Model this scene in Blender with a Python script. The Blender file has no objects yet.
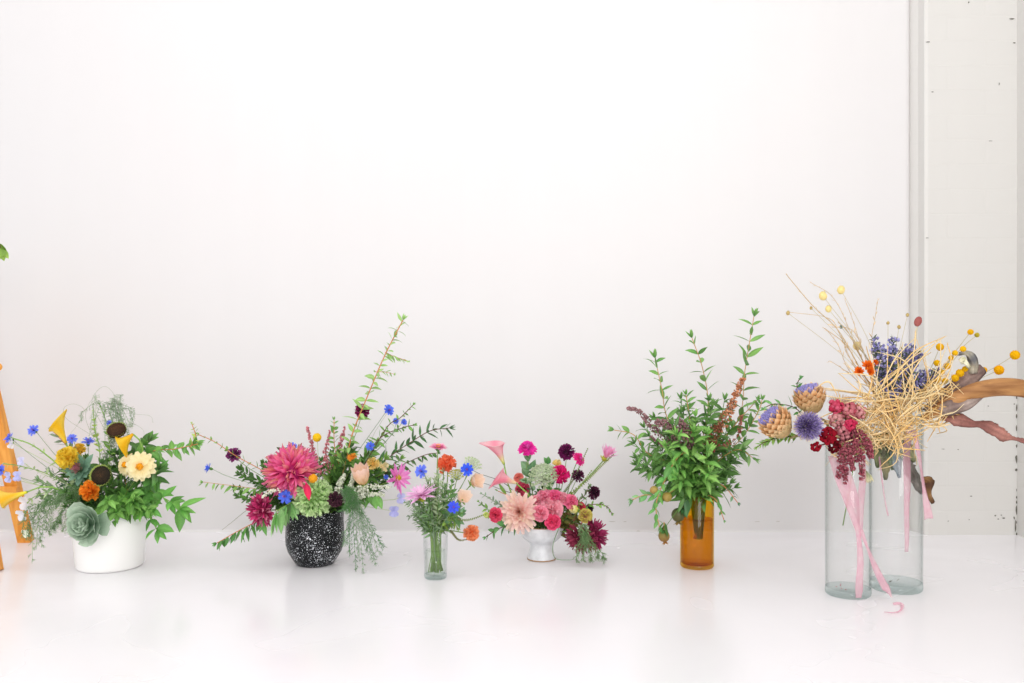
import bpy, math, random
from mathutils import Vector, Matrix, noise
random.seed(7)
V = Vector
C = bpy.context.scene.collection
F = 900.0          # focal length in pixels of the 1024 x 683 frame
H = 0.57           # camera height in metres
def W(px, py, D):
    "point of the place seen at px, py at depth D"
    return V(((px-512)/F*D, D, H-(py-341.5)/F*D))
def lin(c):
    if isinstance(c, str):
        c = tuple(int(c[i:i+2], 16)/255 for i in (0, 2, 4))
    return V([x/12.92 if x <= .04045 else ((x+.055)/1.055)**2.4 for x in c])
def rnd(a, b): return random.uniform(a, b)
def face(x, t, z): return V((x, -t, z)).normalized()
def frame(n):
    n = n.normalized()
    a = V((0, 0, 1)) if abs(n.z) < .9 else V((0, -1, 0))
    u = a.cross(n).normalized(); v = n.cross(u).normalized()
    return u, v, n
def lerp(a, b, t): return a*(1-t)+b*t

# ---------------------------------------------------------------- materials
def newmat(name):
    m = bpy.data.materials.new(name); m.use_nodes = True
    nt = m.node_tree; nt.nodes.clear()
    out = nt.nodes.new('ShaderNodeOutputMaterial')
    return m, nt, out
def N(nt, t, **kw):
    n = nt.nodes.new(t)
    for k, v in kw.items():
        if k.startswith('_'): setattr(n, k[1:], v)
        else: n.inputs[k].default_value = v
    return n
def L(nt, a, b): nt.links.new(a, b)
def attr_mat(name, rough=.6, trans=.25, nscale=220, namp=.25, bump=.0, spec=.3, sheen=0):
    m, nt, out = newmat(name)
    at = N(nt, 'ShaderNodeAttribute', _attribute_name='Col')
    tc = N(nt, 'ShaderNodeTexCoord')
    no = N(nt, 'ShaderNodeTexNoise', Scale=nscale, Detail=3.0)
    L(nt, tc.outputs['Object'], no.inputs['Vector'])
    mr = N(nt, 'ShaderNodeMapRange', **{'To Min': 1-namp, 'To Max': 1+namp})
    L(nt, no.outputs['Fac'], mr.inputs['Value'])
    mx = N(nt, 'ShaderNodeVectorMath', _operation='SCALE')
    L(nt, at.outputs['Color'], mx.inputs[0]); L(nt, mr.outputs[0], mx.inputs['Scale'])
    p = N(nt, 'ShaderNodeBsdfPrincipled', Roughness=rough)
    p.inputs['Specular IOR Level'].default_value = spec
    if sheen: p.inputs['Sheen Weight'].default_value = sheen
    L(nt, mx.outputs[0], p.inputs['Base Color'])
    if bump:
        b = N(nt, 'ShaderNodeBump', Strength=bump, Distance=.001)
        L(nt, no.outputs['Fac'], b.inputs['Height']); L(nt, b.outputs[0], p.inputs['Normal'])
    if trans:
        t = N(nt, 'ShaderNodeBsdfTranslucent'); L(nt, mx.outputs[0], t.inputs['Color'])
        ms = N(nt, 'ShaderNodeMixShader', Fac=trans)
        L(nt, p.outputs[0], ms.inputs[1]); L(nt, t.outputs[0], ms.inputs[2]); L(nt, ms.outputs[0], out.inputs[0])
    else: L(nt, p.outputs[0], out.inputs[0])
    return m
M = {}
M['petal'] = attr_mat('petal', .65, .34, 300, .12)
M['leaf'] = attr_mat('leaf', .42, .22, 260, .22, .2, .4)
M['stem'] = attr_mat('plant_stem', .55, .12, 150, .2)
M['seed'] = attr_mat('seed', .8, 0, 400, .35, .6)
M['dry'] = attr_mat('dried_plant', .85, .15, 200, .3, .4, .2)
M['fuzz'] = attr_mat('fuzzy_floret', .9, .25, 500, .25, 0, .1)
def ceramic(name, base, rough=.18, kind=None):
    m, nt, out = newmat(name)
    p = N(nt, 'ShaderNodeBsdfPrincipled', Roughness=rough); tc = N(nt, 'ShaderNodeTexCoord')
    b = lin(base)
    if kind == 'speckle':
        v1 = N(nt, 'ShaderNodeTexNoise', Scale=210.0, Detail=1.5); v2 = N(nt, 'ShaderNodeTexNoise', Scale=480.0, Detail=1.0)
        v3 = N(nt, 'ShaderNodeTexNoise', Scale=22.0, Detail=1.0)
        for v in (v1, v2, v3): L(nt, tc.outputs['Object'], v.inputs['Vector'])
        s = N(nt, 'ShaderNodeMath', _operation='MAXIMUM')
        L(nt, v1.outputs['Fac'], s.inputs[0]); L(nt, v2.outputs['Fac'], s.inputs[1])
        a = N(nt, 'ShaderNodeMath', _operation='MULTIPLY_ADD'); a.inputs[1].default_value = .2
        L(nt, v3.outputs['Fac'], a.inputs[0]); L(nt, s.outputs[0], a.inputs[2])
        r = N(nt, 'ShaderNodeValToRGB'); r.color_ramp.elements[0].position = .766; r.color_ramp.elements[1].position = .783
        r.color_ramp.elements[0].color = (*b, 1); r.color_ramp.elements[1].color = (.75, .78, .82, 1)
        L(nt, a.outputs[0], r.inputs[0]); L(nt, r.outputs[0], p.inputs['Base Color'])
    elif kind == 'glaze':
        v1 = N(nt, 'ShaderNodeTexNoise', Scale=60.0, Detail=6.0); L(nt, tc.outputs['Object'], v1.inputs['Vector'])
        sp = N(nt, 'ShaderNodeSeparateXYZ'); L(nt, tc.outputs['Object'], sp.inputs[0])
        r = N(nt, 'ShaderNodeValToRGB'); r.color_ramp.elements[0].position = .3; r.color_ramp.elements[1].position = .6
        r.color_ramp.elements[0].color = (*(b*.84), 1); r.color_ramp.elements[1].color = (*b, 1)
        L(nt, v1.outputs['Fac'], r.inputs[0]); L(nt, r.outputs[0], p.inputs['Base Color'])
    else: p.inputs['Base Color'].default_value = (*b, 1)
    L(nt, p.outputs[0], out.inputs[0]); return m
def thin_glass(name, tint, edge, gloss_rough=.02, fr=1.45):
    m, nt, out = newmat(name)
    lw = N(nt, 'ShaderNodeLayerWeight', Blend=.5)
    pw = N(nt, 'ShaderNodeMath', _operation='POWER'); pw.inputs[1].default_value = 4.0
    L(nt, lw.outputs['Facing'], pw.inputs[0])
    mc = N(nt, 'ShaderNodeMix', _data_type='RGBA'); mc.inputs[6].default_value = (*tint, 1); mc.inputs[7].default_value = (*edge, 1)
    L(nt, pw.outputs[0], mc.inputs[0])
    tr = N(nt, 'ShaderNodeBsdfTransparent'); L(nt, mc.outputs[2], tr.inputs[0])
    gl = N(nt, 'ShaderNodeBsdfGlossy', Roughness=gloss_rough)
    p5 = N(nt, 'ShaderNodeMath', _operation='POWER'); p5.inputs[1].default_value = 5.0; L(nt, lw.outputs['Facing'], p5.inputs[0])
    f = N(nt, 'ShaderNodeMath', _operation='MULTIPLY_ADD'); f.inputs[1].default_value = fr-1; f.inputs[2].default_value = .025; L(nt, p5.outputs[0], f.inputs[0]); ms = N(nt, 'ShaderNodeMixShader')
    L(nt, f.outputs[0], ms.inputs[0]); L(nt, tr.outputs[0], ms.inputs[1]); L(nt, gl.outputs[0], ms.inputs[2])
    L(nt, ms.outputs[0], out.inputs[0]); return m
M['white_ceramic'] = ceramic('white_ceramic', 'f6f5f3', .22)
M['black_ceramic'] = ceramic('speckled_black_ceramic', '0d1013', .3, 'speckle')
for n_ in M['black_ceramic'].node_tree.nodes:
    if n_.type == 'BSDF_PRINCIPLED': n_.inputs['Specular IOR Level'].default_value = .22
M['glazed'] = ceramic('white_glaze', 'e2e4e7', .3, 'glaze')
M['clay'] = ceramic('bare_clay', 'a8835f', .7)
M['clear'] = thin_glass('clear_glass', (.985, .99, .988), (.70, .75, .74))
M['thick'] = thin_glass('thick_glass_base', (.90, .935, .93), (.62, .71, .70))
M['amber'] = thin_glass('amber_glass', (.95, .80, .30), (.72, .46, .12))
M['amber_liquid'] = thin_glass('amber_water', (.93, .74, .26), (.75, .48, .12), fr=1.1)
M['water'] = thin_glass('water', (.96, .985, .96), (.85, .9, .85), fr=1.12)
def ribbon_mat():
    m, nt, out = newmat('sheer_pink_ribbon')
    tr = N(nt, 'ShaderNodeBsdfTransparent'); d = N(nt, 'ShaderNodeBsdfDiffuse'); t = N(nt, 'ShaderNodeBsdfTranslucent')
    tc = N(nt, 'ShaderNodeTexCoord'); w = N(nt, 'ShaderNodeTexNoise', Scale=60.0, Detail=3.0); L(nt, tc.outputs['Object'], w.inputs['Vector'])
    r = N(nt, 'ShaderNodeValToRGB'); r.color_ramp.elements[0].color = (*lin('f9bdd0'), 1); r.color_ramp.elements[1].color = (*lin('fbd3de'), 1)
    r.color_ramp.elements[0].position = .35; r.color_ramp.elements[1].position = .65
    L(nt, w.outputs['Fac'], r.inputs[0]); L(nt, r.outputs[0], d.inputs[0]); L(nt, r.outputs[0], t.inputs[0])
    a = N(nt, 'ShaderNodeMixShader', Fac=.4); L(nt, d.outputs[0], a.inputs[1]); L(nt, t.outputs[0], a.inputs[2])
    b = N(nt, 'ShaderNodeMixShader', Fac=.42); L(nt, tr.outputs[0], b.inputs[1]); L(nt, a.outputs[0], b.inputs[2])
    L(nt, b.outputs[0], out.inputs[0]); return m
M['ribbon'] = ribbon_mat()
def wood_mat(name, c0, c1, scale=(60, 60, 6), rough=.5):
    m, nt, out = newmat(name)
    p = N(nt, 'ShaderNodeBsdfPrincipled', Roughness=rough); tc = N(nt, 'ShaderNodeTexCoord')
    mp = N(nt, 'ShaderNodeMapping'); mp.inputs['Scale'].default_value = scale
    L(nt, tc.outputs['Object'], mp.inputs[0])
    n = N(nt, 'ShaderNodeTexNoise', Scale=1.0, Detail=5.0, Distortion=.6); L(nt, mp.outputs[0], n.inputs['Vector'])
    r = N(nt, 'ShaderNodeValToRGB'); r.color_ramp.elements[0].color = (*lin(c0), 1); r.color_ramp.elements[1].color = (*lin(c1), 1)
    r.color_ramp.elements[0].position = .35; r.color_ramp.elements[1].position = .65
    L(nt, n.outputs['Fac'], r.inputs[0]); L(nt, r.outputs[0], p.inputs['Base Color'])
    b = N(nt, 'ShaderNodeBump', Strength=.4, Distance=.002); L(nt, n.outputs['Fac'], b.inputs['Height']); L(nt, b.outputs[0], p.inputs['Normal'])
    L(nt, p.outputs[0], out.inputs[0]); return m
M['easel_wood'] = wood_mat('orange_varnished_wood', 'd98a2c', 'f0ab4c')
M['husk'] = wood_mat('dried_husk', '8a5a2e', 'b8854e', (12, 70, 70), .6)
def wall_mat(name, base, brick=False):
    m, nt, out = newmat(name)
    p = N(nt, 'ShaderNodeBsdfPrincipled', Roughness=.55); tc = N(nt, 'ShaderNodeTexCoord')
    mp = N(nt, 'ShaderNodeMapping'); mp.inputs['Scale'].default_value = (9, 9, .5)
    L(nt, tc.outputs['Object'], mp.inputs[0])
    n = N(nt, 'ShaderNodeTexNoise', Scale=1.0, Detail=5.0); L(nt, mp.outputs[0], n.inputs['Vector'])
    r = N(nt, 'ShaderNodeValToRGB'); b = lin(base)
    r.color_ramp.elements[0].color = (*(b*.985), 1); r.color_ramp.elements[1].color = (*b, 1)
    r.color_ramp.elements[0].position = .25; r.color_ramp.elements[1].position = .7
    L(nt, n.outputs['Fac'], r.inputs[0]); L(nt, r.outputs[0], p.inputs['Base Color'])
    n2 = N(nt, 'ShaderNodeTexNoise', Scale=6.0, Detail=6.0); L(nt, tc.outputs['Object'], n2.inputs['Vector'])
    bm = N(nt, 'ShaderNodeBump', Strength=.12, Distance=.005); L(nt, n2.outputs['Fac'], bm.inputs['Height'])
    if brick:
        sp = N(nt, 'ShaderNodeSeparateXYZ'); cb = N(nt, 'ShaderNodeCombineXYZ'); L(nt, tc.outputs['Object'], sp.inputs[0])
        ad = N(nt, 'ShaderNodeMath', _operation='ADD'); L(nt, sp.outputs[0], ad.inputs[0]); L(nt, sp.outputs[1], ad.inputs[1])
        L(nt, ad.outputs[0], cb.inputs[0]); L(nt, sp.outputs[2], cb.inputs[1])
        dn = N(nt, 'ShaderNodeTexNoise', Scale=9.0, Detail=2.0); L(nt, tc.outputs['Object'], dn.inputs['Vector'])
        dv = N(nt, 'ShaderNodeVectorMath', _operation='MULTIPLY_ADD'); dv.inputs[1].default_value = (.006, .006, 0)
        L(nt, dn.outputs['Color'], dv.inputs[0]); L(nt, cb.outputs[0], dv.inputs[2])
        bt = N(nt, 'ShaderNodeTexBrick', Scale=1.0); bt.inputs['Brick Width'].default_value = .225; bt.inputs['Row Height'].default_value = .073
        bt.inputs['Mortar Size'].default_value = .004; bt.inputs['Mortar Smooth'].default_value = 1.0
        bt.inputs['Color1'].default_value = bt.inputs['Color2'].default_value = (1, 1, 1, 1); bt.inputs['Mortar'].default_value = (0, 0, 0, 1)
        L(nt, dv.outputs[0], bt.inputs['Vector'])
        b2 = N(nt, 'ShaderNodeBump', Strength=.13, Distance=.0025); L(nt, bt.outputs['Color'], b2.inputs['Height']); L(nt, bm.outputs[0], b2.inputs['Normal'])
        L(nt, b2.outputs[0], p.inputs['Normal'])
    else: L(nt, bm.outputs[0], p.inputs['Normal'])
    L(nt, p.outputs[0], out.inputs[0]); return m
M['wall'] = wall_mat('white_wall_paint', 'dedcdc')
M['brick'] = wall_mat('painted_brick', 'd5d3cf', True)
def floor_mat():
    m, nt, out = newmat('white_floor_enamel')
    p = N(nt, 'ShaderNodeBsdfPrincipled', Roughness=.12); tc = N(nt, 'ShaderNodeTexCoord')
    p.inputs['Base Color'].default_value = (*lin('edebee'), 1); p.inputs['Specular IOR Level'].default_value = .45
    n = N(nt, 'ShaderNodeTexNoise', Scale=2.2, Detail=3.0, Distortion=.5); L(nt, tc.outputs['Object'], n.inputs['Vector'])
    mr = N(nt, 'ShaderNodeMapRange', **{'From Min': .3, 'From Max': .7, 'To Min': .12, 'To Max': .34}); L(nt, n.outputs['Fac'], mr.inputs['Value'])
    L(nt, mr.outputs[0], p.inputs['Roughness'])
    n2 = N(nt, 'ShaderNodeTexNoise', Scale=5.0, Detail=3.0); L(nt, tc.outputs['Object'], n2.inputs['Vector'])
    b = N(nt, 'ShaderNodeBump', Strength=.05, Distance=.004); L(nt, n2.outputs['Fac'], b.inputs['Height']); L(nt, b.outputs[0], p.inputs['Normal'])
    L(nt, p.outputs[0], out.inputs[0]); return m
M['floor'] = floor_mat()
m_, nt_, o_ = newmat('dark_exposed_masonry'); p_ = N(nt_, 'ShaderNodeBsdfPrincipled', Roughness=.9)
tc_ = N(nt_, 'ShaderNodeTexCoord'); n_ = N(nt_, 'ShaderNodeTexNoise', Scale=120.0); r_ = N(nt_, 'ShaderNodeValToRGB')
r_.color_ramp.elements[0].color = (*lin('3a3a34'), 1); r_.color_ramp.elements[1].color = (*lin('87847a'), 1)
L(nt_, tc_.outputs['Object'], n_.inputs['Vector']); L(nt_, n_.outputs['Fac'], r_.inputs[0]); L(nt_, r_.outputs[0], p_.inputs['Base Color']); L(nt_, p_.outputs[0], o_.inputs[0])
M['chip'] = m_
M['scuff'] = ceramic('grey_scuff', 'b9b4ac', .8)

# ---------------------------------------------------------------- mesh builder
class MB:
    def __init__(s): s.v = []; s.f = []; s.c = []
    def grid(s, rows, cols, close=False):
        "rows: list of lists of points, cols: same shape of colours or one colour per row"
        o = len(s.v); n = len(rows[0])
        for i, r in enumerate(rows):
            for j, p in enumerate(r):
                s.v.append(p); c = cols[i]
                s.c.append(c[j] if isinstance(c, list) else c)
        for i in range(len(rows)-1):
            for j in range(n if close else n-1):
                k = (j+1) % n
                s.f.append((o+i*n+j, o+i*n+k, o+(i+1)*n+k, o+(i+1)*n+j))
    def tube(s, pts, r, col, col2=None, sides=6, r2=None):
        r2 = r if r2 is None else r2; col2 = col2 or col
        n = len(pts); rows = []; cols = []
        pu = None
        for i, p in enumerate(pts):
            d = (pts[min(i+1, n-1)]-pts[max(i-1, 0)])
            d = d.normalized() if d.length > 1e-9 else V((0, 0, 1))
            if pu is None: u, v, _ = frame(d)
            else:
                u = (pu-d*pu.dot(d)).normalized(); v = d.cross(u)
            pu = u; t = i/max(n-1, 1)
            rr = lerp(r, r2, t) if not callable(r) else r(t)
            rows.append([p+(u*math.cos(a)+v*math.sin(a))*rr for a in [2*math.pi*k/sides for k in range(sides)]])
            cols.append(lerp(col, col2, t))
        s.grid(rows, cols, True)
        o = len(s.v)-sides*n
        s.f.append(tuple(o+k for k in reversed(range(sides)))); s.f.append(tuple(o+(n-1)*sides+k for k in range(sides)))
    def blob(s, c, r, col, n=None, flat=1.0, seg=6, rings=4, rough=0, col2=None):
        u, v, n = frame(n or V((0, 0, 1))); rows = []; cols = []
        for i in range(rings+1):
            th = math.pi*i/rings; row = []
            for k in range(seg):
                a = 2*math.pi*k/seg; d = (u*math.cos(a)+v*math.sin(a))*math.sin(th)*1.0+n*math.cos(th)*flat
                row.append(c+d*r*(1+rnd(-rough, rough)))
            rows.append(row); cols.append(lerp(col, col2, i/rings) if col2 else col)
        s.grid(rows, cols, True)
    def petal(s, c, n, az, r0, Ln, Wd, e0, e1, c0, c1, shape='point', fold=.15, m=4, twist=0, wave=0, uv=None):
        u, v, n = uv or frame(n)
        rad = u*math.cos(az)+v*math.sin(az); side = n.cross(rad)
        pos = c+rad*r0; rows = []; cols = []
        ph = rnd(0, 6)
        for i in range(m+1):
            t = i/m; e = lerp(e0, e1, t)
            if i: pos = pos+(rad*math.cos(e)+n*math.sin(e))*(Ln/m)
            if shape == 'point': w = math.sin(math.pi*min(1, .12+.88*t))**.75 if t < 1 else .04
            elif shape == 'round': w = (.35+.65*math.sin(math.pi*.5*min(1, t*1.5))) if t < .99 else .45
            elif shape == 'fan': w = .25+.75*t**.8
            elif shape == 'strap': w = (.6+.4*math.sin(math.pi*t)) if t < .99 else .5
            nn = n*math.cos(e)-rad*math.sin(e); row = []
            sd = side*math.cos(twist*t)+nn*math.sin(twist*t)
            for j in (-1, -.5, 0, .5, 1) if Wd > .012 else (-1, 0, 1):
                q = pos+sd*j*w*Wd/2+nn*(fold*abs(j)*w*Wd)
                if wave: q = q+nn*(math.sin(ph+j*4+t*9)*wave*Wd*abs(j)*t)
                row.append(q)
            rows.append(row); cols.append(lerp(c0, c1, t))
        s.grid(rows, cols)
    def rosette(s, c, n, R, num, e_out=0, e_in=1.4, l_in=.35, wd=.3, c_out=None, c_in=None, tip=None, shape='point', fold=.15, curl=0, jit=.12, r0=0, wave=0, lift=0, m=4, hue=.15, pw=1.0, alt=None, altp=.4):
        uv = frame(n); n = uv[2]
        for i in range(num):
            f = (1-(i+.5)/num)**pw          # 1 outer .. 0 inner
            az = i*2.39996+rnd(-.1, .1); e = lerp(e_in, e_out, f)+rnd(-jit, jit)
            Ln = R*lerp(l_in, 1, f)*rnd(1-jit, 1+jit)
            cc = lerp(c_in, c_out, f)*rnd(1-hue, 1+hue); tt = (tip if tip is not None else cc)*rnd(1-hue, 1+hue)
            if alt is not None and rnd(0, 1) < altp*(.3+f): q_ = rnd(.4, 1); tt = lerp(tt, alt, q_); cc = lerp(cc, alt, q_*.6)
            s.petal(c+n*lift*(1-f)*R, n, az, r0*R*f, Ln*(1-r0*f), wd*R*lerp(.6, 1, f), e-curl*.3, e+curl, cc, tt, shape, fold, m, 0, wave, uv)
    def dome(s, c, n, R, num, ln=.5, wd=.3, c0=None, c1=None, shape='fan', flat=.8, cover=.55, jit=.35, fold=.25, wave=.1, m=3, hue=.15, alt=None):
        "petals standing all over a ball, roots at its heart"
        u, v, n = frame(n); s.blob(c, R*(1-ln)*.95, c0*.8, n, flat, 10, 7)
        for i in range(num):
            z = 1-2*cover*(i+.5)/num; q = math.sqrt(max(0, 1-z*z)); a = i*2.39996
            d = ((u*math.cos(a)+v*math.sin(a))*q+n*z*flat+V((rnd(-1, 1), rnd(-1, 1), rnd(-1, 1)))*jit*.5)
            dl = d.length; d.normalize(); uu, vv, _ = frame(d); h = rnd(1-hue, 1+hue)
            b = c+d*R*(1-ln)*dl*.9; az = rnd(0, 6.283); e1 = lerp(c1, alt, rnd(.3, 1)) if alt is not None and rnd(0, 1) < .4 else c1
            s.up(b, d, uu*math.cos(az)+vv*math.sin(az), R*ln*rnd(.85, 1.15), R*wd, c0*h, e1*h, shape, m, wave)
    def up(s, b, d, sd, Ln, Wd, c0, c1, shape, m, wave):
        nn = d.cross(sd); rows = []; cols = []; ph = rnd(0, 6); bow = rnd(-.3, .3)
        for i in range(m+1):
            t = i/m; w = {'fan': .3+.7*t, 'round': (.4+.6*math.sin(math.pi*min(1, t*1.2)*.5)) if t < .99 else .6, 'point': max(.05, math.sin(math.pi*(.15+.85*t)))}[shape]*Wd/2
            p = b+d*Ln*t+nn*bow*Ln*t*t
            rows.append([p+sd*w*j+nn*math.sin(ph+j*4)*wave*Wd*t*2-d*Ln*.12*t*j*j for j in (-1, -.33, .33, 1)]); cols.append(lerp(c0, c1, t))
        s.grid(rows, cols)
    def leaf(s, b, d, n, Ln, Wd, c0, c1, droop=.3, fold=.12, m=5, wave=0):
        d = d.normalized(); n = (n-d*n.dot(d)); n = n.normalized() if n.length > 1e-4 else frame(d)[0]
        pos = b.copy(); rows = []; cols = []; ph = rnd(0, 6)
        for i in range(m+1):
            t = i/m
            if i:
                d = (d+V((0, 0, -1))*droop/m).normalized(); pos = pos+d*(Ln/m)
                n = (n-d*n.dot(d)).normalized()
            sd = d.cross(n)
            w = max(.03, math.sin(math.pi*(t**.8)))*Wd/2 if i < m else .02*Wd
            if i == 0: w = .06*Wd
            wv = wave*Wd*math.sin(ph+t*8)
            rows.append([pos-sd*w+n*(fold*w*2+wv), pos-sd*w*.5+n*fold*w, pos, pos+sd*w*.5+n*fold*w, pos+sd*w+n*(fold*w*2-wv)])
            cc = lerp(c0, c1, t); cols.append([cc, cc, cc*1.25, cc, cc])
        s.grid(rows, cols)
    def lathe(s, prof, c, col, seg=40, sx=None):
        rows = [[c+V((r*math.cos(a), r*math.sin(a), z)) for a in [2*math.pi*k/seg for k in range(seg)]] for r, z in prof]
        s.grid(rows, [col]*len(rows), True)
WHITE = V((1, 1, 1))
def link(name, mb, mat, parent=None, origin=None, smooth=True, label=None, solid=0, mat2=None):
    o0 = origin or V((0, 0, 0))
    me = bpy.data.meshes.new(name); me.from_pydata([tuple(p-o0) for p in mb.v], [], mb.f)
    ca = me.color_attributes.new('Col', 'FLOAT_COLOR', 'POINT')
    flat = []
    gain = {'petal': 1.5, 'leaf': 1.02, 'fuzz': 1.15, 'dry': 1.15}.get(mat, 1)      # brightening gain per material, lifts colours dimmed by self-shadowing
    for c in mb.c:
        g = min(gain, .93/max(max(c), .01)) if gain != 1 else min(1, 1/max(max(c), .01))
        flat += [max(0, c[0]*g), max(0, c[1]*g), max(0, c[2]*g), 1]
    ca.data.foreach_set('color', flat)
    me.materials.append(M[mat])
    if smooth: me.polygons.foreach_set('use_smooth', [True]*len(me.polygons))
    me.update()
    ob = bpy.data.objects.new(name, me); C.objects.link(ob)
    if parent: ob.parent = parent
    else: ob.location = o0
    if label: ob['label'] = label
    if solid:
        sm = ob.modifiers.new('thickness', 'SOLIDIFY'); sm.thickness = solid; sm.offset = 0
    return ob
def thing(name, label, cat, group=None, base=None):
    o = bpy.data.objects.new(name, None); C.objects.link(o); o.location = base or V((0, 0, 0)); o.empty_display_size = .02
    o['label'] = label; o['category'] = cat
    if group: o['group'] = group
    o['kind'] = 'thing'
    return o
def tag(o, label, cat, group=None, kind=None):
    o['label'] = label; o['category'] = cat
    if group: o['group'] = group
    if kind: o['kind'] = kind
def put(root, name, mb, mat, label=None, solid=0, smooth=True):
    return link(name, mb, mat, root, V(root.location), smooth, label, solid)
def cr(pts, n=6):
    "smooth curve through points"
    if len(pts) < 3: return [lerp(pts[0], pts[-1], i/n) for i in range(n+1)]
    P = [pts[0]*2-pts[1]]+list(pts)+[pts[-1]*2-pts[-2]]; out = []
    for i in range(1, len(P)-2):
        a, b, c, d = P[i-1], P[i], P[i+1], P[i+2]
        for k in range(n):
            t = k/n
            out.append(.5*((2*b)+(c-a)*t+(2*a-5*b+4*c-d)*t*t+(3*b-a-3*c+d)*t**3))
    out.append(P[-2]); return out
G = {k: lin(v) for k, v in dict(dark='36502a', mid='5a8a3e', lite='90b95a', yel='b3c468', grey='93a888', pale='bfd0a0', blue='7a9c82', olive='76823c', deep='2e482a', br='6a4a3a', tan='c99a62', orange='d28a5a', stem='7fa052').items()}

class Bq:
    def __init__(s, cx, D, my, rim, base_z, mouth_z=None, down=.06):
        s.D = D; s.cx = cx; s.mouth = W(cx, my, D); s.rim = rim
        s.bot = V((s.mouth.x, D, base_z)); s.k = D/F
    def P(s, px, py, dd=0):
        return W(px, py, s.D+dd)
    def route(s, head, fc, up=.5):
        off = (head-s.mouth); h = V((off.x, off.y, 0)); h = h.normalized()*s.rim*rnd(.2, .75) if h.length > .01 else V((rnd(-1, 1), rnd(-1, 1), 0))*s.rim*.3
        m = s.mouth+h; b = s.bot+h*getattr(s, 'cross', -.6)+V((rnd(-1, 1), rnd(-1, 1), 0))*s.rim*getattr(s, 'loose', .12)+V((0, 0, .004))
        d = (head-m).length
        t0 = (m-b).normalized(); t0 = (t0*.5+V((0, 0, 1))*up+(head-m).normalized()*.6).normalized()
        f2 = (fc*.6+V((0, 0, 1))*up*.6+(head-m).normalized()*.5).normalized()
        p1 = m+t0*d*.35; p2 = head-f2*d*.3
        out = [b, lerp(b, m, .5), m]
        for i in range(1, 9):
            t = i/8; out.append(m*(1-t)**3+p1*3*t*(1-t)**2+p2*3*t*t*(1-t)+head*t**3)
        return out
def stempart(root, pts, r=.0013, col=None, col2=None, name='stem'):
    mb = MB(); mb.tube(pts, r, col or G['stem'], col2, 6, r*.8); return put(root, name, mb, 'stem')
def leaves_on(mb, pts, Ln, Wd, sp, c0, c1, droop=.3, ang=.9, mode='opp', taper=.5, t0=0.0, wob=.35, hang=0, tipn=3):
    # cumulative length walk
    Ls = [0]
    for a, b in zip(pts, pts[1:]): Ls.append(Ls[-1]+(b-a).length)
    T = Ls[-1]; s = T*t0+rnd(0, sp*.5); k = 0; rot = rnd(0, 3)
    while s < T:
        i = max(j for j in range(len(Ls)) if Ls[j] <= s); i = min(i, len(pts)-2)
        t = (s-Ls[i])/max(1e-6, Ls[i+1]-Ls[i]); p = lerp(pts[i], pts[i+1], t); d = (pts[i+1]-pts[i]).normalized()
        u, v, _ = frame(d); f = s/T; sc = lerp(1, taper, max(0, (f-.35)/.65))*rnd(.75, 1.15)
        nb = {'opp': 2, 'alt': 1, 'whorl': 4, 'tri': 3}[mode]
        for q in range(nb):
            a = rot+2*math.pi*q/nb+rnd(-wob, wob)
            o = u*math.cos(a)+v*math.sin(a)
            if hang: o = (o*(1-hang*.85)+V((0, 0, -1))*hang*.85).normalized()
            an2 = ang*rnd(.65, 1.4); dd = (d*math.cos(an2)+o*math.sin(an2)).normalized()
            nn = (V((rnd(-.8, .8), rnd(-1, .2), rnd(.2, .9)))+d*.3)
            cc = rnd(.75, 1.2)
            mb.leaf(p, dd, nn, Ln*sc*1.22*rnd(.8, 1.15), Wd*sc*1.2*rnd(.85, 1.15), lerp(c0, c1, rnd(0, 1))*cc, lerp(c0, c1, rnd(.3, 1))*cc, droop*rnd(.3, 1.5))
        rot += {'opp': 1.57, 'alt': 2.4, 'whorl': .8, 'tri': 1.05}[mode]; s += sp*rnd(.7, 1.25)*(.6+.4*sc); k += 1
    d = (pts[-1]-pts[-2]).normalized()
    for q in range(tipn):
        o = frame(d)[0]*math.cos(q*2.1)+frame(d)[1]*math.sin(q*2.1)
        mb.leaf(pts[-1], (d+o*.45), V((0, -.6, .7)), Ln*taper*.8, Wd*taper*.8, c0, c1, 0)
def branch(bq, pxs, label, group=None, name='leafy_branch', cat='branch', Ln=.026, Wd=.009, sp=.014, c0=None, c1=None, stem=None, r=.0013, enter=True, start=2, **kw):
    pts = [bq.P(*p) for p in pxs]
    if enter:
        off = pts[0]-bq.mouth; h = V((off.x, off.y, 0)); h = h.normalized()*bq.rim*.6 if h.length > .01 else V((0, 0, 0))
        pts = [bq.bot-h*.5+V((rnd(-.2, .2), rnd(-.2, .2), 0))*bq.rim+V((0, 0, .005)), bq.mouth+h]+pts
    cv = cr(pts, 6)
    root = thing(name, label, cat, group, cv[0])
    stempart(root, cv, r, stem or G['tan'], stem or G['orange'])
    mb = MB(); body = cv[min(6*start, len(cv)-7) if enter else 0:]
    leaves_on(mb, body, Ln, Wd, sp, c0 or G['mid'], c1 or G['lite'], **kw)
    put(root, 'foliage', mb, 'leaf')
    return root
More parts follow.
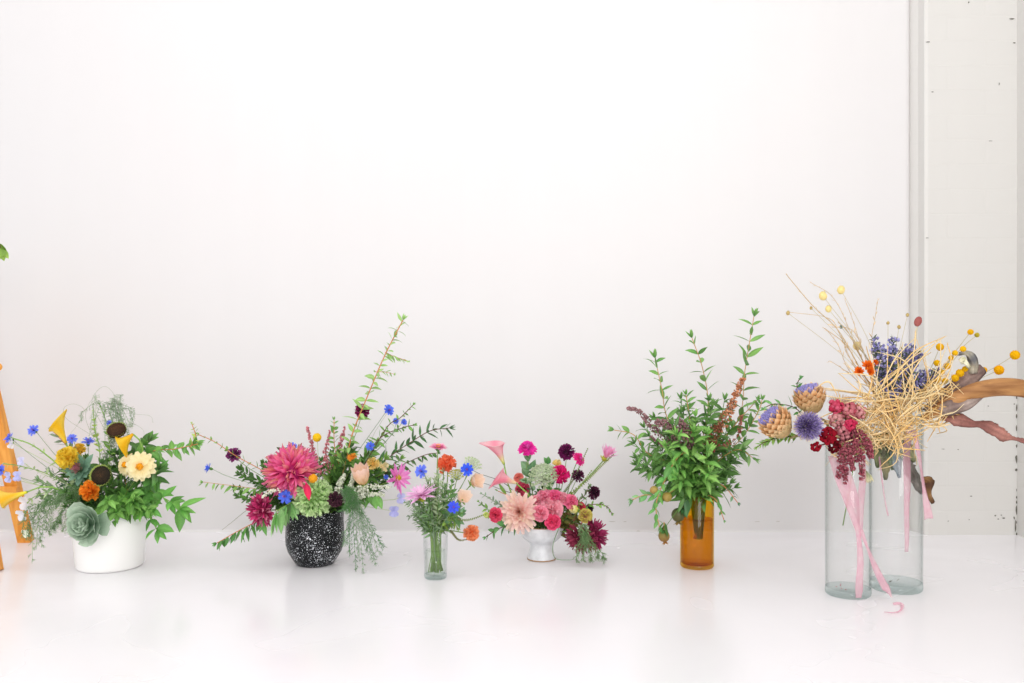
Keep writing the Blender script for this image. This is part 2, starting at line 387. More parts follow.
def filler(bq, num, c, rx, ry, label, group, dd=(-.05, .06), Ln=.028, Wd=.011, sp=.012, c0=None, c1=None, name='leafy_sprig', mode='opp', droop=.4, t0=.0, amin=0, amax=6.283):
    for i in range(num):
        a = rnd(amin, amax); q = math.sqrt(rnd(.15, 1))
        px = c[0]+math.cos(a)*rx*q; py = c[1]-math.sin(a)*ry*q; d = rnd(*dd)
        e = bq.P(px, py, d); m = bq.mouth
        pts = bq.route(e, (e-m).normalized(), .5)
        root = thing(name, label, 'foliage', group, pts[0])
        stempart(root, pts, .0011, G['stem'], G['mid'])
        mb = MB(); leaves_on(mb, pts[3:], Ln, Wd, sp, c0 or G['dark'], c1 or G['mid'], droop=droop, mode=mode, taper=.7, wob=.6)
        put(root, 'foliage', mb, 'leaf')

# ---------------------------------------------------------------- flower kinds
def calyx(mb, c, fc, r, col, num=8, ln=None):
    ln = ln or r*1.2
    mb.blob(c-fc*r*.55, r*.6, col, fc, .9, 8, 5)
    for i in range(num): mb.petal(c-fc*r*.7, fc, i*6.283/num, r*.2, ln, r*.6, .2, .5, col, col*1.2, 'point', .1, 3)
def start(bq, name, label, cat, group, head, fc, r=.0014, scol=None, up=.5, path=None):
    pts = path or bq.route(head, fc, up)
    root = thing(name, label, cat, group, pts[0]); stempart(root, pts, r, scol or G['stem']); return root, pts
def dahlia(bq, px, py, dd, R, fc, label, out, inn, tip, name='dahlia', num=70, wd=.3, group=None, e_out=-.15, e_in=1.35, l_in=.4, up=.5, calyxcol=None, fold=.28, curl=.15, hue=.15, centre=None, path=None, shape='point', alt=None, ball=False):
    c = bq.P(px, py, dd); R *= bq.k; fc = face(*fc); root, pts = start(bq, name, label, 'flower', group, c-fc*R*.3, fc, .0018, up=up, path=path)
    mb = MB(); mb.rosette(c-fc*R*.12, fc, R, num, e_out, e_in, l_in, wd, lin(out), lin(inn), lin(tip), shape, fold, curl, .12, .05, 0, .12, hue=hue, alt=lin(alt) if alt else None)
    if ball: mb = MB(); mb.dome(c-fc*R*.3, fc, R*1.02, num, .5, wd, lin(out)*.8, lin(tip), 'point', .8, .62, .22, .2, .1, 4, hue, lin(alt) if alt else None)
    put(root, 'petals', mb, 'petal')
    if centre:
        mb = MB(); mb.blob(c+fc*R*.02, R*.22, lin(centre), fc, .6, 10, 6, .06); put(root, 'flower_centre', mb, 'seed')
    mb = MB(); calyx(mb, c-fc*R*.1, fc, R*.3, lin(calyxcol) if calyxcol else G['mid']); put(root, 'calyx', mb, 'leaf')
    return root
def zinnia(bq, px, py, dd, R, fc, label, colr, centre='e2a93a', name='zinnia', rings=4, per=14, group=None, tip=None, up=.6, wd=.34, leaf=0, stemcol=None, droop=-.1):
    c = bq.P(px, py, dd); R *= bq.k; fc = face(*fc); root, pts = start(bq, name, label, 'flower', group, c-fc*R*.2, fc, .0014, up=up, scol=stemcol)
    mb = MB(); col = lin(colr); tp = lin(tip) if tip else col*1.1; uv = frame(fc)
    for k in range(rings):
        f = 1-k/rings*.6
        for i in range(per if k < 2 else max(6, per-3*k)):
            s = rnd(.8, 1.15)
            mb.petal(c+fc*R*.1*k, fc, i*6.283/per+k*.31+rnd(-.1, .1), R*.12, R*f*.9*rnd(.92, 1.05), R*wd*lerp(.7, 1, f), droop+k*.22+rnd(-.06, .06), droop-.1+k*.2, col*s, tp*s, 'round', .1, 4, 0, .03, uv)
    put(root, 'petals', mb, 'petal')
    mb = MB(); cc = lin(centre)
    mb.blob(c+fc*R*.1*rings*.6, R*.24, cc, fc, .7, 10, 6, .05)
    for i in range(26):
        a = i*2.4; rr = R*.23*math.sqrt(i/26); mb.blob(c+fc*(R*.1*rings*.6+R*.14)+(uv[0]*math.cos(a)+uv[1]*math.sin(a))*rr, R*.05, cc*rnd(.7, 1.3), fc, 1.3, 4, 3)
    put(root, 'flower_centre', mb, 'seed')
    mb = MB(); calyx(mb, c, fc, R*.35, G['mid']); put(root, 'calyx', mb, 'leaf')
    if leaf:
        mb = MB(); leaves_on(mb, pts[4:9], leaf, leaf*.45, leaf*.8, G['mid'], G['blue'], mode='opp', tipn=0); put(root, 'foliage', mb, 'leaf')
    return root
def cornflower(bq, px, py, dd, R, fc, label, colr='7488ea', group='blue cornflowers', path=None, up=.5):
    c = bq.P(px, py, dd); R *= bq.k; fc = face(*fc)
    root, pts = start(bq, 'cornflower', label, 'flower', group, c-fc*R*.8, fc, .0009, G['grey'], up, path)
    mb = MB(); uv = frame(fc); col = lin(colr)
    for k in range(2):
        for i in range(9 if k == 0 else 6):
            az = i*6.283/(9 if k == 0 else 6)+k*.3+rnd(-.15, .15); e = rnd(.25, .5)+k*.5; s = rnd(.8, 1.2)
            rad = uv[0]*math.cos(az)+uv[1]*math.sin(az)
            mb.petal(c-fc*R*.3, fc, az, 0, R*.78, R*.5, e, e-.2, col*s*.95, col*s*1.1, 'fan', .2, 3, 0, 0, uv)
            q = c-fc*R*.3+(rad*math.cos(e-.1)+fc*math.sin(e-.1))*R*.7
            for t in (-.6, 0, .6): mb.petal(q, fc, az+t*.8, 0, R*.4, R*.26, e-.1, e-.4, col*s*1.05, col*s*1.2, 'point', .15, 2, 0, 0, uv)
    put(root, 'petals', mb, 'petal')
    mb = MB()
    for i in range(12):
        a = i*2.4; rad = uv[0]*math.cos(a)+uv[1]*math.sin(a)
        p0 = c-fc*R*.2; p1 = c+fc*R*rnd(.15, .4)+rad*R*.22*rnd(.3, 1); mb.tube([p0, p1], R*.045, lin('6a55a8'), lin('8f6fc0'), 4)
    put(root, 'stamens', mb, 'fuzz')
    mb = MB(); mb.blob(c-fc*R*.55, R*.27, G['mid'], fc, 1.3, 8, 6); mb.rosette(c-fc*R*.8, fc, R*.5, 14, 1.0, 1.5, .6, .3, G['mid'], G['dark'], None, 'point', .1, m=2); put(root, 'calyx', mb, 'leaf')
    return root
def scabiosa(bq, px, py, dd, R, fc, label, colr='4a1535', edge='6d2450', group=None, name='scabiosa', num=60, flat=.55, up=.6, path=None, back=False):
    c = bq.P(px, py, dd); R *= bq.k; fc = face(*fc)
    root, pts = start(bq, name, label, 'flower', group, c-fc*R*.5, fc, .001, G['stem'], up, path)
    mb = MB(); mb.dome(c-fc*R*.3, fc, R*.98, int(num*1.8), .5, .26, lin(colr)*.9, lin(edge), 'fan', .7, .62, .35, .2, .14, 3, .25)
    put(root, 'petals', mb, 'petal')
    mb = MB(); calyx(mb, c-fc*R*.25, fc, R*.34, G['stem'] if back else G['mid'], 10); put(root, 'calyx', mb, 'leaf')
    return root
def rose(bq, px, py, dd, R, fc, label, out, inn, group=None, name='spray_rose', num=26, up=.5, path=None):
    c = bq.P(px, py, dd); R *= bq.k; fc = face(*fc)
    root, pts = start(bq, name, label, 'flower', group, c-fc*R*.7, fc, .0013, up=up, path=path)
    mb = MB(); uv = frame(fc); o = lin(out); q = lin(inn)
    for i in range(9):
        az = i*2.39996; s = rnd(.92, 1.1)
        mb.petal(c-fc*R*.5, fc, az, R*.12, R*1.0, R*.85, .55, -.1, q*s, o*1.05*s, 'round', .08, 5, 0, .1, uv)
    mb.dome(c-fc*R*.3, fc, R*.92, int(num*1.4), .6, .6, q*.8, o*1.2, 'round', .85, .5, .22, .2, .16, 4, .1)
    put(root, 'petals', mb, 'petal')
    mb = MB(); calyx(mb, c-fc*R*.4, fc, R*.35, G['mid'], 5, R*.8); put(root, 'calyx', mb, 'leaf')
    return root
def ruffle(bq, px, py, dd, R, fc, label, colr, tip, name='marigold', num=90, group=None, up=.5, cat='flower'):
    c = bq.P(px, py, dd); R *= bq.k; fc = face(*fc)
    root, pts = start(bq, name, label, cat, group, c-fc*R*.5, fc, .0015, up=up)
    mb = MB(); mb.dome(c-fc*R*.25, fc, R*1.0, int(num*.6), .66, .6, lerp(lin(colr), lin(tip), .35), lin(tip), 'fan', .75, .55, .3, .2, .2, 4, .12)
    put(root, 'petals', mb, 'petal')
    mb = MB(); calyx(mb, c-fc*R*.3, fc, R*.4, G['mid'], 8); put(root, 'calyx', mb, 'leaf')
    return root
def calla(bq, neck, tip, label, Rr, colr, colin, neckcol, tipdir, dd=0, path=None, dip=.25, group=None, ddt=-.01, up=.3):
    a = bq.P(*neck, dd); b = bq.P(*tip, dd+ddt); ax = (b-a); Hh = ax.length; ax.normalize(); Rr *= bq.k
    td = V((tipdir[0], -tipdir[1], tipdir[2])); td = (td-ax*td.dot(ax)).normalized(); sd = ax.cross(td)
    root, pts = start(bq, 'calla_lily', label, 'flower', group, a, ax, .0024, G['lite'], up, path)
    mb = MB(); rows = []; cols = []; n = 22; m = 10
    for i in range(m+1):
        t = i/m; row = []; cr_ = []
        for j in range(n+1):
            th = -math.pi+2*math.pi*j/n; k = (1+math.cos(th))/2       # 1 at the tip side
            rr = .0028+(Rr*.42-.0028)*min(1, t*1.5)+Rr*.58*t**3.2
            rr *= (1+.14*(j/n)) if t > .1 else 1                       # overlapping edges spiral
            h = Hh*(t**.9)*(1-dip+dip*k)
            p = a+ax*h+(td*math.cos(th)+sd*math.sin(th))*rr
            sharp = max(0, math.cos(th))**6
            p = p+td*sharp*Rr*.5*t**5+ax*sharp*Hh*.10*t**4
            p = p-ax*Rr*.35*max(0, t-.75)*4*(1-k)                    # front lip rolls back
            row.append(p); cr_.append(lerp(lin(neckcol), lerp(lin(colr), lin(colin), .5+.5*math.sin(th*3+t*3)), min(1, t*2.0)))
        rows.append(row); cols.append(cr_)
    mb.grid(rows, cols); put(root, 'spathe', mb, 'petal', solid=.0008)
    mb = MB(); sp = [a+ax*Hh*t for t in (.15, .3, .45, .6, .68)]; mb.tube(sp, .0022, lin('e8b63a'), lin('f2c84c'), 8, .0014); put(root, 'spadix', mb, 'seed')
    return root
def umbel(bq, px, py, dd, R, fc, label, colr, name='queen_annes_lace', group=None, num=34, dome=.45, up=.6, fl=9, path=None):
    c = bq.P(px, py, dd); R *= bq.k; fc = face(*fc)
    hub = c-fc*R*.8; root, pts = start(bq, name, label, 'flower', group, hub, fc, .0012, up=up, path=path)
    uv = frame(fc); ray = MB(); fl_ = MB(); col = lin(colr)
    for i in range(num):
        rr = math.sqrt((i+.5)/num); a = i*2.39996; rad = uv[0]*math.cos(a)+uv[1]*math.sin(a)
        e = c+rad*R*rr+fc*R*(dome*(1-rr*rr)-.1)
        ray.tube([hub, lerp(hub, e, .5)+rad*R*.1*rr, e], .0005, G['pale'], G['pale'], 4)
        for k in range(fl):
            b = k*2.4; q = e+(uv[0]*math.cos(b)+uv[1]*math.sin(b))*R*.13*math.sqrt(k/fl)+fc*rnd(-.02, .05)*R
            fl_.blob(q, R*.045*rnd(.8, 1.3), col*rnd(.75, 1.1), fc, .7, 5, 3)
    put(root, 'rays', ray, 'stem'); put(root, 'florets', fl_, 'fuzz')
    return root
def plume(bq, pxs, label, colr, wd=4, name='plume', group=None, num=160, bs=.9, cat='flower', c2=None, enter=True, tip=.25):
    pts = [bq.P(*p) for p in pxs]
    if enter:
        off = pts[0]-bq.mouth; h = V((off.x, off.y, 0)); h = h.normalized()*bq.rim*.5 if h.length > .01 else V((0, 0, 0))
        pts = [bq.bot-h*.4+V((0, 0, .006)), bq.mouth+h]+pts
    cv = cr(pts, 8); root = thing(name, label, cat, group, cv[0]); stempart(root, cv, .0010, G['stem'], lin(colr)*.8)
    body = cv[16:] if enter else cv; mb = MB(); w = wd*bq.k; b = bs*bq.k; col = lin(colr); cc2 = lin(c2) if c2 else col*1.3
    for i in range(num):
        t = rnd(0, 1); x = t*(len(body)-1); k = min(int(x), len(body)-2); p = lerp(body[k], body[k+1], x-k)
        ww = w*lerp(1, tip, t)*math.sqrt(rnd(0, 1)); u, v, _ = frame(body[k+1]-body[k]); a = rnd(0, 6.283)
        mb.blob(p+(u*math.cos(a)+v*math.sin(a))*ww, b*rnd(.6, 1.25), lerp(col, cc2, rnd(0, 1))*rnd(.75, 1.2), None, 1, 5, 3, .15)
    put(root, 'florets', mb, 'fuzz'); return root
def spike(bq, pxs, label, colr, wd=2.2, name='speedwell_spike', group=None, enter=True, whorls=20):
    pts = [bq.P(*p) for p in pxs]
    if enter:
        off = pts[0]-bq.mouth; h = V((off.x, off.y, 0)).normalized()*bq.rim*.5
        pts = [bq.bot-h*.4+V((0, 0, .006)), bq.mouth+h]+pts
    cv = cr(pts, 8); root = thing(name, label, 'flower', group, cv[0]); stempart(root, cv, .0009, G['stem'], G['olive'])
    body = cv[16:] if enter else cv; mb = MB(); w = wd*bq.k; col = lin(colr)
    for i in range(whorls):
        t = (i+.5)/whorls; x = t*(len(body)-1); k = min(int(x), len(body)-2); p = lerp(body[k], body[k+1], x-k); u, v, _ = frame(body[k+1]-body[k])
        for q in range(5):
            a = q*1.257+i*.6; mb.blob(p+(u*math.cos(a)+v*math.sin(a))*w*.7*(1-.5*t), w*.42*(1-.45*t), col*rnd(.75, 1.25), None, 1, 5, 3)
    put(root, 'seed_capsules', mb, 'seed'); return root
def frond(bq, pxs, label, group, col, spread=7, name='asparagus_fern', dens=26, nl=5, enter=False, cat='foliage', r=.0004):
    pts = [bq.P(*p) for p in pxs]; cv = cr(pts, 10); root = thing(name, label, cat, group, cv[0])
    stempart(root, cv, .0006, col, col); mb = MB(); S = spread*bq.k
    for i in range(2, len(cv)-1):
        t = i/(len(cv)-1); u, v, d = frame(cv[i+1]-cv[i])
        for s in range(2):
            a = rnd(0, 6.283); o = (u*math.cos(a)+v*math.sin(a)); ln = S*rnd(.5, 1)*lerp(1, .45, t)
            e = cv[i]+(o*.85+d*.6+V((0, 0, -.25)))*ln; mid = lerp(cv[i], e, .5)+V((0, 0, ln*.08)); mb.tube([cv[i], mid, e], r, col, col, 3)
            for k in range(nl*2):
                q = lerp(cv[i], e, rnd(.2, 1)); dr = V((rnd(-1, 1), rnd(-1, 1), rnd(-1, .8))).normalized(); c2 = col*rnd(.7, 1.3)
                mb.tube([q, q+(dr+(e-cv[i]).normalized()*.8)*nl*.0009], r*.75, c2, c2, 3, r*.3)
    put(root, 'needles', mb, 'leaf'); return root

# ================================================================ the room
def struct(name, mb, mat, smooth=False):
    o = link(name, mb, mat, smooth=smooth); o['kind'] = 'structure'; return o
def quadbox(mb, x0, x1, y0, y1, z0, z1):
    o = len(mb.v); mb.v += [V((x, y, z)) for z in (z0, z1) for y in (y0, y1) for x in (x0, x1)]; mb.c += [WHITE]*8
    for f in ((0, 2, 3, 1), (4, 5, 7, 6), (0, 1, 5, 4), (2, 6, 7, 3), (0, 4, 6, 2), (1, 3, 7, 5)): mb.f.append(tuple(o+i for i in f))
YB = 2.70; YR = 2.652; XR = (1017-512)/F*YR
xe = (912-512)/F*YB; xb = (927-512)/F*YR
mb = MB(); quadbox(mb, -3.2, XR+.15, -2.4, YB+.25, -.1, 0); struct('floor', mb, 'floor')
# the long smooth wall, rounded off where it meets the groove, with a small cove at the floor
def poly_extrude(pts, z0, z1):
    mb = MB(); mb.grid([[V((x, y, z)) for x, y in pts] for z in (z0, z1)], [WHITE]*2); return mb
arc = [(xe-.022+.022*math.sin(a), YB+.022-.022*math.cos(a)) for a in [i*math.pi/2/8 for i in range(9)]]
mb = MB(); prof = [(-3.2, YB)]+arc+[(xe, YB+.12), (-3.2, YB+.12)]
mb.grid([[V((x, y, z)) for x, y in prof] for z in (0, 3.2)], [WHITE]*2, True); struct('wall_back', mb, 'wall', True)
for p in bpy.data.objects['wall_back'].data.polygons: p.use_smooth = True
mb = MB(); ns = 5
mb.grid([[V((x, YB-.007*(1-math.sin(a)), .007*(1-math.cos(a)))) for x in (-3.2, xe-.02)] for a in [i*math.pi/2/ns for i in range(ns+1)]], [WHITE]*(ns+1)); struct('trim_cove', mb, 'wall', True)
# the painted brick pier to the right of the groove
prof = [(xe-.004, YB+.12), (xe-.004, YB+.018), (xb-.01, YR+.035), (xb-.006, YR+.004), (xb+.004, YR), (XR+.1, YR), (XR+.1, YB+.12)]
mb = MB(); mb.grid([[V((x, y, z)) for x, y in prof] for z in (0, 3.2)], [WHITE]*2, True); wr = struct('wall_brick', mb, 'brick')
mb = MB(); quadbox(mb, XR, XR+.1, -2.4, YR, 0, 3.2); struct('wall_right', mb, 'brick')
# chipped paint
def chip(mb, px, py, w, h, D):
    c = W(px, py, D)-V((0, .0015, 0)); n = 9; r = []
    for i in range(n):
        a = i*6.283/n; k = rnd(.55, 1.1); r.append(c+V((math.cos(a)*w*k, rnd(0, .001), math.sin(a)*h*k))*(D/F))
    mb.grid([r, [c-V((0, .0008, 0))]*n], [WHITE]*2, True)
mb = MB()
for px, py, w, h in [(1018.5, 397, 1, 3), (1018.5, 408, .9, 4), (1018.5, 416, 1, 2.4), (1018, 428, .8, 3), (1018, 446, 1.2, 2.5), (1018, 459, 1.5, 5.5), (1018, 470, 1.6, 1.8), (1017.5, 497, .8, 2), (1018.5, 502, .9, 2), (1016.5, 509, .9, 5), (1014, 518, .9, 1.6), (1015.2, 526, .9, 6.5), (1018.5, 535, .9, 3.2), (1019, 539, 1.2, 1.6), (1019, 430, .7, 1.2), (1017.5, 512, .6, 3), (1018, 522, .5, 2), (1019, 490, .5, 1.6)]:
    px = min(px, 1016.3); chip(mb, px, py, w*1.0, h, YR)
for px, py, w, h in [(995, 515.5, 1.4, .9), (1001, 515, 1.2, .6), (1003.5, 518, 1.8, .9), (998, 519, 1, .6), (971, 496, 1.6, .7), (948, 521, 1, .5), (969, 519.5, .7, .5), (968.5, 2.5, .8, 1.1), (1012, 19, 3.4, .7), (1018, 43, 1.5, .8), (999, 84, .5, 1.6), (932.5, 92, 1.4, .6), (928, 42, 3, .6), (990, 141, 2.2, .4), (988, 537, 1.5, .8), (963, 537.5, 1.4, .8), (943, 449, 2.5, .3), (958, 449.5, 1, .5), (927, 238, 1.5, .5), (988, 406, .8, .6), (1014, 404, .8, .8)]:
    chip(mb, min(px, 1014), py, w, h, YR)
c_ = link('chipped_paint', mb, 'chip', wr)
mb = MB()
for px, py, w, h in [(612, 521.5, 4, .35), (625, 521.5, 2, .4), (638, 531, 2.2, .6), (690, 531, 2, .5), (757, 521.5, 3, .3), (778, 521.3, 2.5, .3), (705, 521.5, 4, .3)]: chip(mb, px, py, w, h, YB-.001)
c2 = link('scuff_marks', mb, 'scuff', bpy.data.objects['wall_back'])
# scuffed seam along the foot of the brick wall
mb = MB()
for x0, x1 in ((926, 941), (969, 984), (985, 1005)):
    n = 14; a = [W(lerp(x0, x1, i/n), 536.5-rnd(0, 1.2), YR)-V((0, .0015, 0)) for i in range(n+1)]; b = [p-V((0, 0, .004*rnd(.3, 1))) for p in a]; mb.grid([a, b], [WHITE]*2)
link('scuffed_seam', mb, 'scuff', wr)

# ================================================================ vessels
def cyl_vase(name, label, cx, D, r, h, wall, base_t, mat, group=None, seg=48, taper=1.0, lobes=0, cat='vase', basemat='thick'):
    x = (cx-512)/F*D; root = thing(name, label, cat, group, V((x, D, 0))); c = V((x, D, 0))
    mb = MB(); rt = r*taper
    mb.lathe([(r-.0005, base_t), (rt, h-.001), (rt-wall*.3, h), (rt-wall*.8, h), (rt-wall, h-.001), (r-wall, base_t+.001), (r-wall-.002, base_t)], c, WHITE, seg)
    if lobes:
        for i, p in enumerate(mb.v):
            d = p-c; a = math.atan2(d.y, d.x); k = 1+.035*math.cos(lobes*a); mb.v[i] = c+V((d.x*k, d.y*k, d.z))
    put(root, 'glass_body', mb, mat)
    mb = MB(); mb.lathe([(0, .0005), (r*.93, .0005), (r-.001, .003), (r, .006), (r-.0005, base_t), (r-wall-.002, base_t), (r*.6, base_t*.8), (0, base_t*.75)], c, WHITE, seg)
    if lobes:
        for i, p in enumerate(mb.v):
            d = p-c; a = math.atan2(d.y, d.x); k = 1+.035*math.cos(lobes*a); mb.v[i] = c+V((d.x*k, d.y*k, d.z))
    put(root, 'glass_base', mb, basemat); return root
def liquid(root, r, z0, z1, mat, seg=40, name='water'):
    mb = MB(); c = V(root.location); mb.lathe([(0, z0), (r, z0), (r, z1), (r-.001, z1-.0006), (0, z1-.0006)], c, WHITE, seg); put(root, name, mb, mat)
def pot(name, label, cx, D, prof, inner, mat, cat='pot', rim=None):
    x = (cx-512)/F*D; root = thing(name, label, cat, None, V((x, D, 0))); c = V((x, D, 0))
    mb = MB(); mb.lathe(prof+inner, c, WHITE, 56); put(root, 'body', mb, mat); return root, c
D1 = 2.285; D2 = 2.31; D3 = 2.17; D4 = 2.36; D5 = 2.28; D6 = 2.03; D7 = 2.075
r1, c1 = pot('flower_pot', 'wide white ceramic pot under the yellow and green arrangement at the left', 110, D1,
    [(0, .0), (.074, 0), (.0785, .002), (.081, .007), (.090, .115), (.0925, .152), (.0925, .156), (.091, .158)], [(.0885, .156), (.086, .12), (.076, .012), (0, .010)], 'white_ceramic')
r2, c2_ = pot('flower_pot', 'rounded black ceramic pot speckled with white', 315, D2,
    [(0, 0), (.042, 0), (.048, .002), (.056, .014), (.068, .034), (.0735, .052), (.0745, .07), (.0735, .095), (.0725, .112), (.0735, .134), (.0745, .138), (.0735, .1395)], [(.0705, .138), (.069, .11), (.070, .07), (.05, .012), (0, .008)], 'black_ceramic')
r4, c4 = pot('compote_bowl', 'small white footed ceramic bowl holding the pink dahlia and roses', 541.5, D4,
    [(0, .004), (.030, .004), (.0345, .004), (.0345, .0), (.037, .0), (.0362, .005), (.033, .016), (.030, .03), (.0292, .038), (.031, .044), (.040, .049), (.050, .058), (.0565, .071), (.0585, .084), (.0588, .0895)], [(.0568, .09), (.054, .078), (.044, .058), (.03, .05), (0, .048)], 'glazed', 'bowl')
mb = MB(); mb.lathe([(.0346, .0012), (.0372, .0004), (.0378, .0016), (.0374, .0032), (.0346, .003)], c4, WHITE, 56); put(r4, 'foot_rim', mb, 'clay', 'bare brown clay rim')
mb = MB(); mb.lathe([(.0585, .089), (.0593, .0893), (.0589, .0908), (.0571, .0908), (.0565, .0893)], c4, WHITE, 56); put(r4, 'lip', mb, 'clay', 'brown edge')
r3 = cyl_vase('glass_tumbler', 'small clear fluted glass holding coral and pink flowers', 435.5, D3, .0265, .116, .0025, .010, 'clear', None, 48, 1.1, 6, 'vase')
liquid(r3, .0235, .0105, .068, 'water')
r5 = cyl_vase('amber_vase', 'amber glass cylinder vase full of leafy green branches', 697, D5, .0425, .182, .003, .010, 'amber', basemat='amber')
liquid(r5, .039, .0105, .122, 'amber_liquid')
r6 = cyl_vase('glass_cylinder_vase', 'tall clear glass cylinder, the shorter left one of the pair, under dried artichokes', 848, D6, .0495, .335, .0028, .016, 'clear', 'tall clear glass cylinders')
r7 = cyl_vase('glass_cylinder_vase', 'tall clear glass cylinder, the taller right one of the pair, under the straw', 896, D7, .0575, .418, .0028, .018, 'clear', 'tall clear glass cylinders')

B1 = Bq(110, D1, 513, .075, .014); B2 = Bq(315, D2, 514, .058, .012); B3 = Bq(435.5, D3, 535, .018, .012)
B3.cross = -.1; B3.loose = .95
B4 = Bq(541, D4, 533, .05, .053); B5 = Bq(699, D5, 500, .03, .066); B5.cross = .38; B6 = Bq(848, D6, 447, .035, .15); B7 = Bq(896, D7, 416, .04, .22)

# ================================================================ bouquet in the white pot
def cabbage(bq, px, py, dd, R, fc, label):
    c = bq.P(px, py, dd); R *= bq.k; fc = face(*fc); root, pts = start(bq, 'ornamental_cabbage', label, 'foliage', None, c-fc*R*.4, fc, .004, G['blue'])
    mb = MB(); mb.rosette(c-fc*R*.3, fc, R, 26, .1, 1.3, .4, .85, lin('618a6c'), lin('7a9f78'), lin('bfd2bc'), 'round', .12, .5, .12, .03, .045, .45, 7, .12)
    put(root, 'leaves', mb, 'leaf'); return root
cabbage(B1, 87, 525, -.128, 25.5, (-.25, 1, .12), 'big blue green rosette of ornamental cabbage hanging over white pot')
def kale(bq):
    c = bq.P(77, 468, -.05); fc = face(-.1, 1, .4); root, pts = start(bq, 'budding_rosette', 'small grey green rosette with a pinkish scaly bud in its middle', 'flower', None, c, fc, .003, G['blue'])
    mb = MB(); mb.rosette(c-fc*.02, fc, 20*bq.k, 22, .0, .9, .6, .4, lin('5f8571'), lin('86a98b'), lin('7fa58c'), 'point', .12, .25, .15, .1, .03, .1, 5); put(root, 'leaves', mb, 'leaf')
    mb = MB(); mb.rosette(c-fc*.006, fc, 9*bq.k, 40, .7, 1.5, .7, .4, lin('9a8f70'), lin('b98f90'), lin('a8707a'), 'point', .3, .35, .1, .3); put(root, 'bud_scales', mb, 'petal')
kale(B1)
calla(B1, (66, 443), (54, 417), 'yellow calla lily standing upright at the top left of white pot', 9.5, 'fbcf1e', 'ffe25a', 'dcc23e', (1, .1, .6), -.03, dip=.3)
calla(B1, (27, 492), (4, 500), 'yellow calla lily bowing left towards the orange easel leg', 7.5, 'fccb28', 'ffe066', 'c6c83e', (-.3, .1, 1), -.08, dip=-.25, path=[B1.bot, B1.mouth+V((-.05, -.02, 0)), B1.P(66, 492, -.06), B1.P(52, 487, -.07), B1.P(40, 487, -.08), B1.P(27, 492, -.08)])
calla(B1, (133, 434), (119, 448), 'yellow calla lily behind the upper dark sunflower centre, folded open', 9.5, 'fcc714', 'ffdc40', 'f0bc22', (-.2, .3, -1), -.02, dip=.2)
ruffle(B1, 66, 457, -.05, 11.5, (-.2, 1, .35), 'ruffled lemon yellow carnation left of the cabbage bud', 'fccf1c', 'ffe350', 'carnation')
ruffle(B1, 79, 449, -.0, 6.5, (.2, 1, .5), 'small golden yellow flower tucked behind the lemon carnation', 'f4c02a', 'fdd750', 'marigold', 50)
ruffle(B1, 89, 490, -.085, 10.5, (-.2, 1, .3), 'rusty orange marigold beneath the lower sunflower centre', 'e06e14', 'fb9c2c', 'marigold', 70)
def sundisc(bq, px, py, dd, R, fc, label, colr, fl=.5):
    c = bq.P(px, py, dd); R *= bq.k; fc = face(*fc); root, pts = start(bq, 'sunflower_centre', label, 'flower', 'petalless sunflower centres', c-fc*R*.4, fc, .0024, G['mid'])
    uv = frame(fc); mb = MB(); col = lin(colr)
    mb.blob(c-fc*R*.1, R, col, fc, fl, 20, 10)
    for i in range(150):
        rr = math.sqrt((i+.5)/150)*.97; a = i*2.39996; d = (uv[0]*math.cos(a)+uv[1]*math.sin(a))*rr+fc*fl*math.sqrt(max(0, 1-rr*rr)); mb.blob(c-fc*R*.1+d*R, R*.055, lerp(lin('6a4a2a'), col, rr)*rnd(.7, 1.6), fc, 1.6, 4, 3)
    put(root, 'seed_disc', mb, 'seed')
    mb = MB()
    for k in range(2):
        for i in range(20): mb.petal(c-fc*R*.35, fc, i*.314+k*.15, R*.6, R*.75, R*.34, .45+k*.3, 1.0, G['lite'], G['yel'], 'point', .1, 3, 0, 0, uv)
    put(root, 'bracts', mb, 'leaf'); return root
sundisc(B1, 116.5, 430, -.02, 9.3, (.1, .75, .8), 'dark brown sunflower centre without petals, topmost in white pot', '3a2418')
sundisc(B1, 101, 475.5, -.075, 10, (.05, 1, .25), 'nearly black sunflower centre with green fringe above the cabbage', '1c1a12', .35)
def cream(px, py, dd, R, fc, label):
    zinnia(B1, px, py, dd, R, fc, label, 'fbe9a6', 'efa51e', 'zinnia', 3, 13, 'cream zinnias in white pot', 'fff3c8', wd=.42)
cream(140.5, 466.5, -.09, 14.3, (.15, 1, .12), 'cream zinnia with orange yellow eye, facing out of white pot')
cream(127, 465, -.04, 12, (-.5, 1, .3), 'cream zinnia half hidden behind the open cream one')
for a in [(33, 430, -.02, 6, (-.3, .8, .5), 'cornflower left of upright yellow calla, facing out'), (8.5, 438, -.02, 6.2, (-.7, .5, .5), 'cornflower beside top of orange easel leg'),
          (72, 438.5, -.03, 5, (.1, .9, .5), 'violet blue cornflower touching the throat of the upright calla'), (88, 441, -.01, 6.3, (.1, .25, 1), 'cornflower seen edge on above the scaly bud'),
          (0, 470, -.04, 5.5, (-.3, 1, .2), 'cornflower cut by the left edge, above the bowing calla'), (109, 422.5, 0, 3, (-.2, .7, .6), 'tiny cornflower beside the topmost sunflower centre')]:
    cornflower(B1, *a)
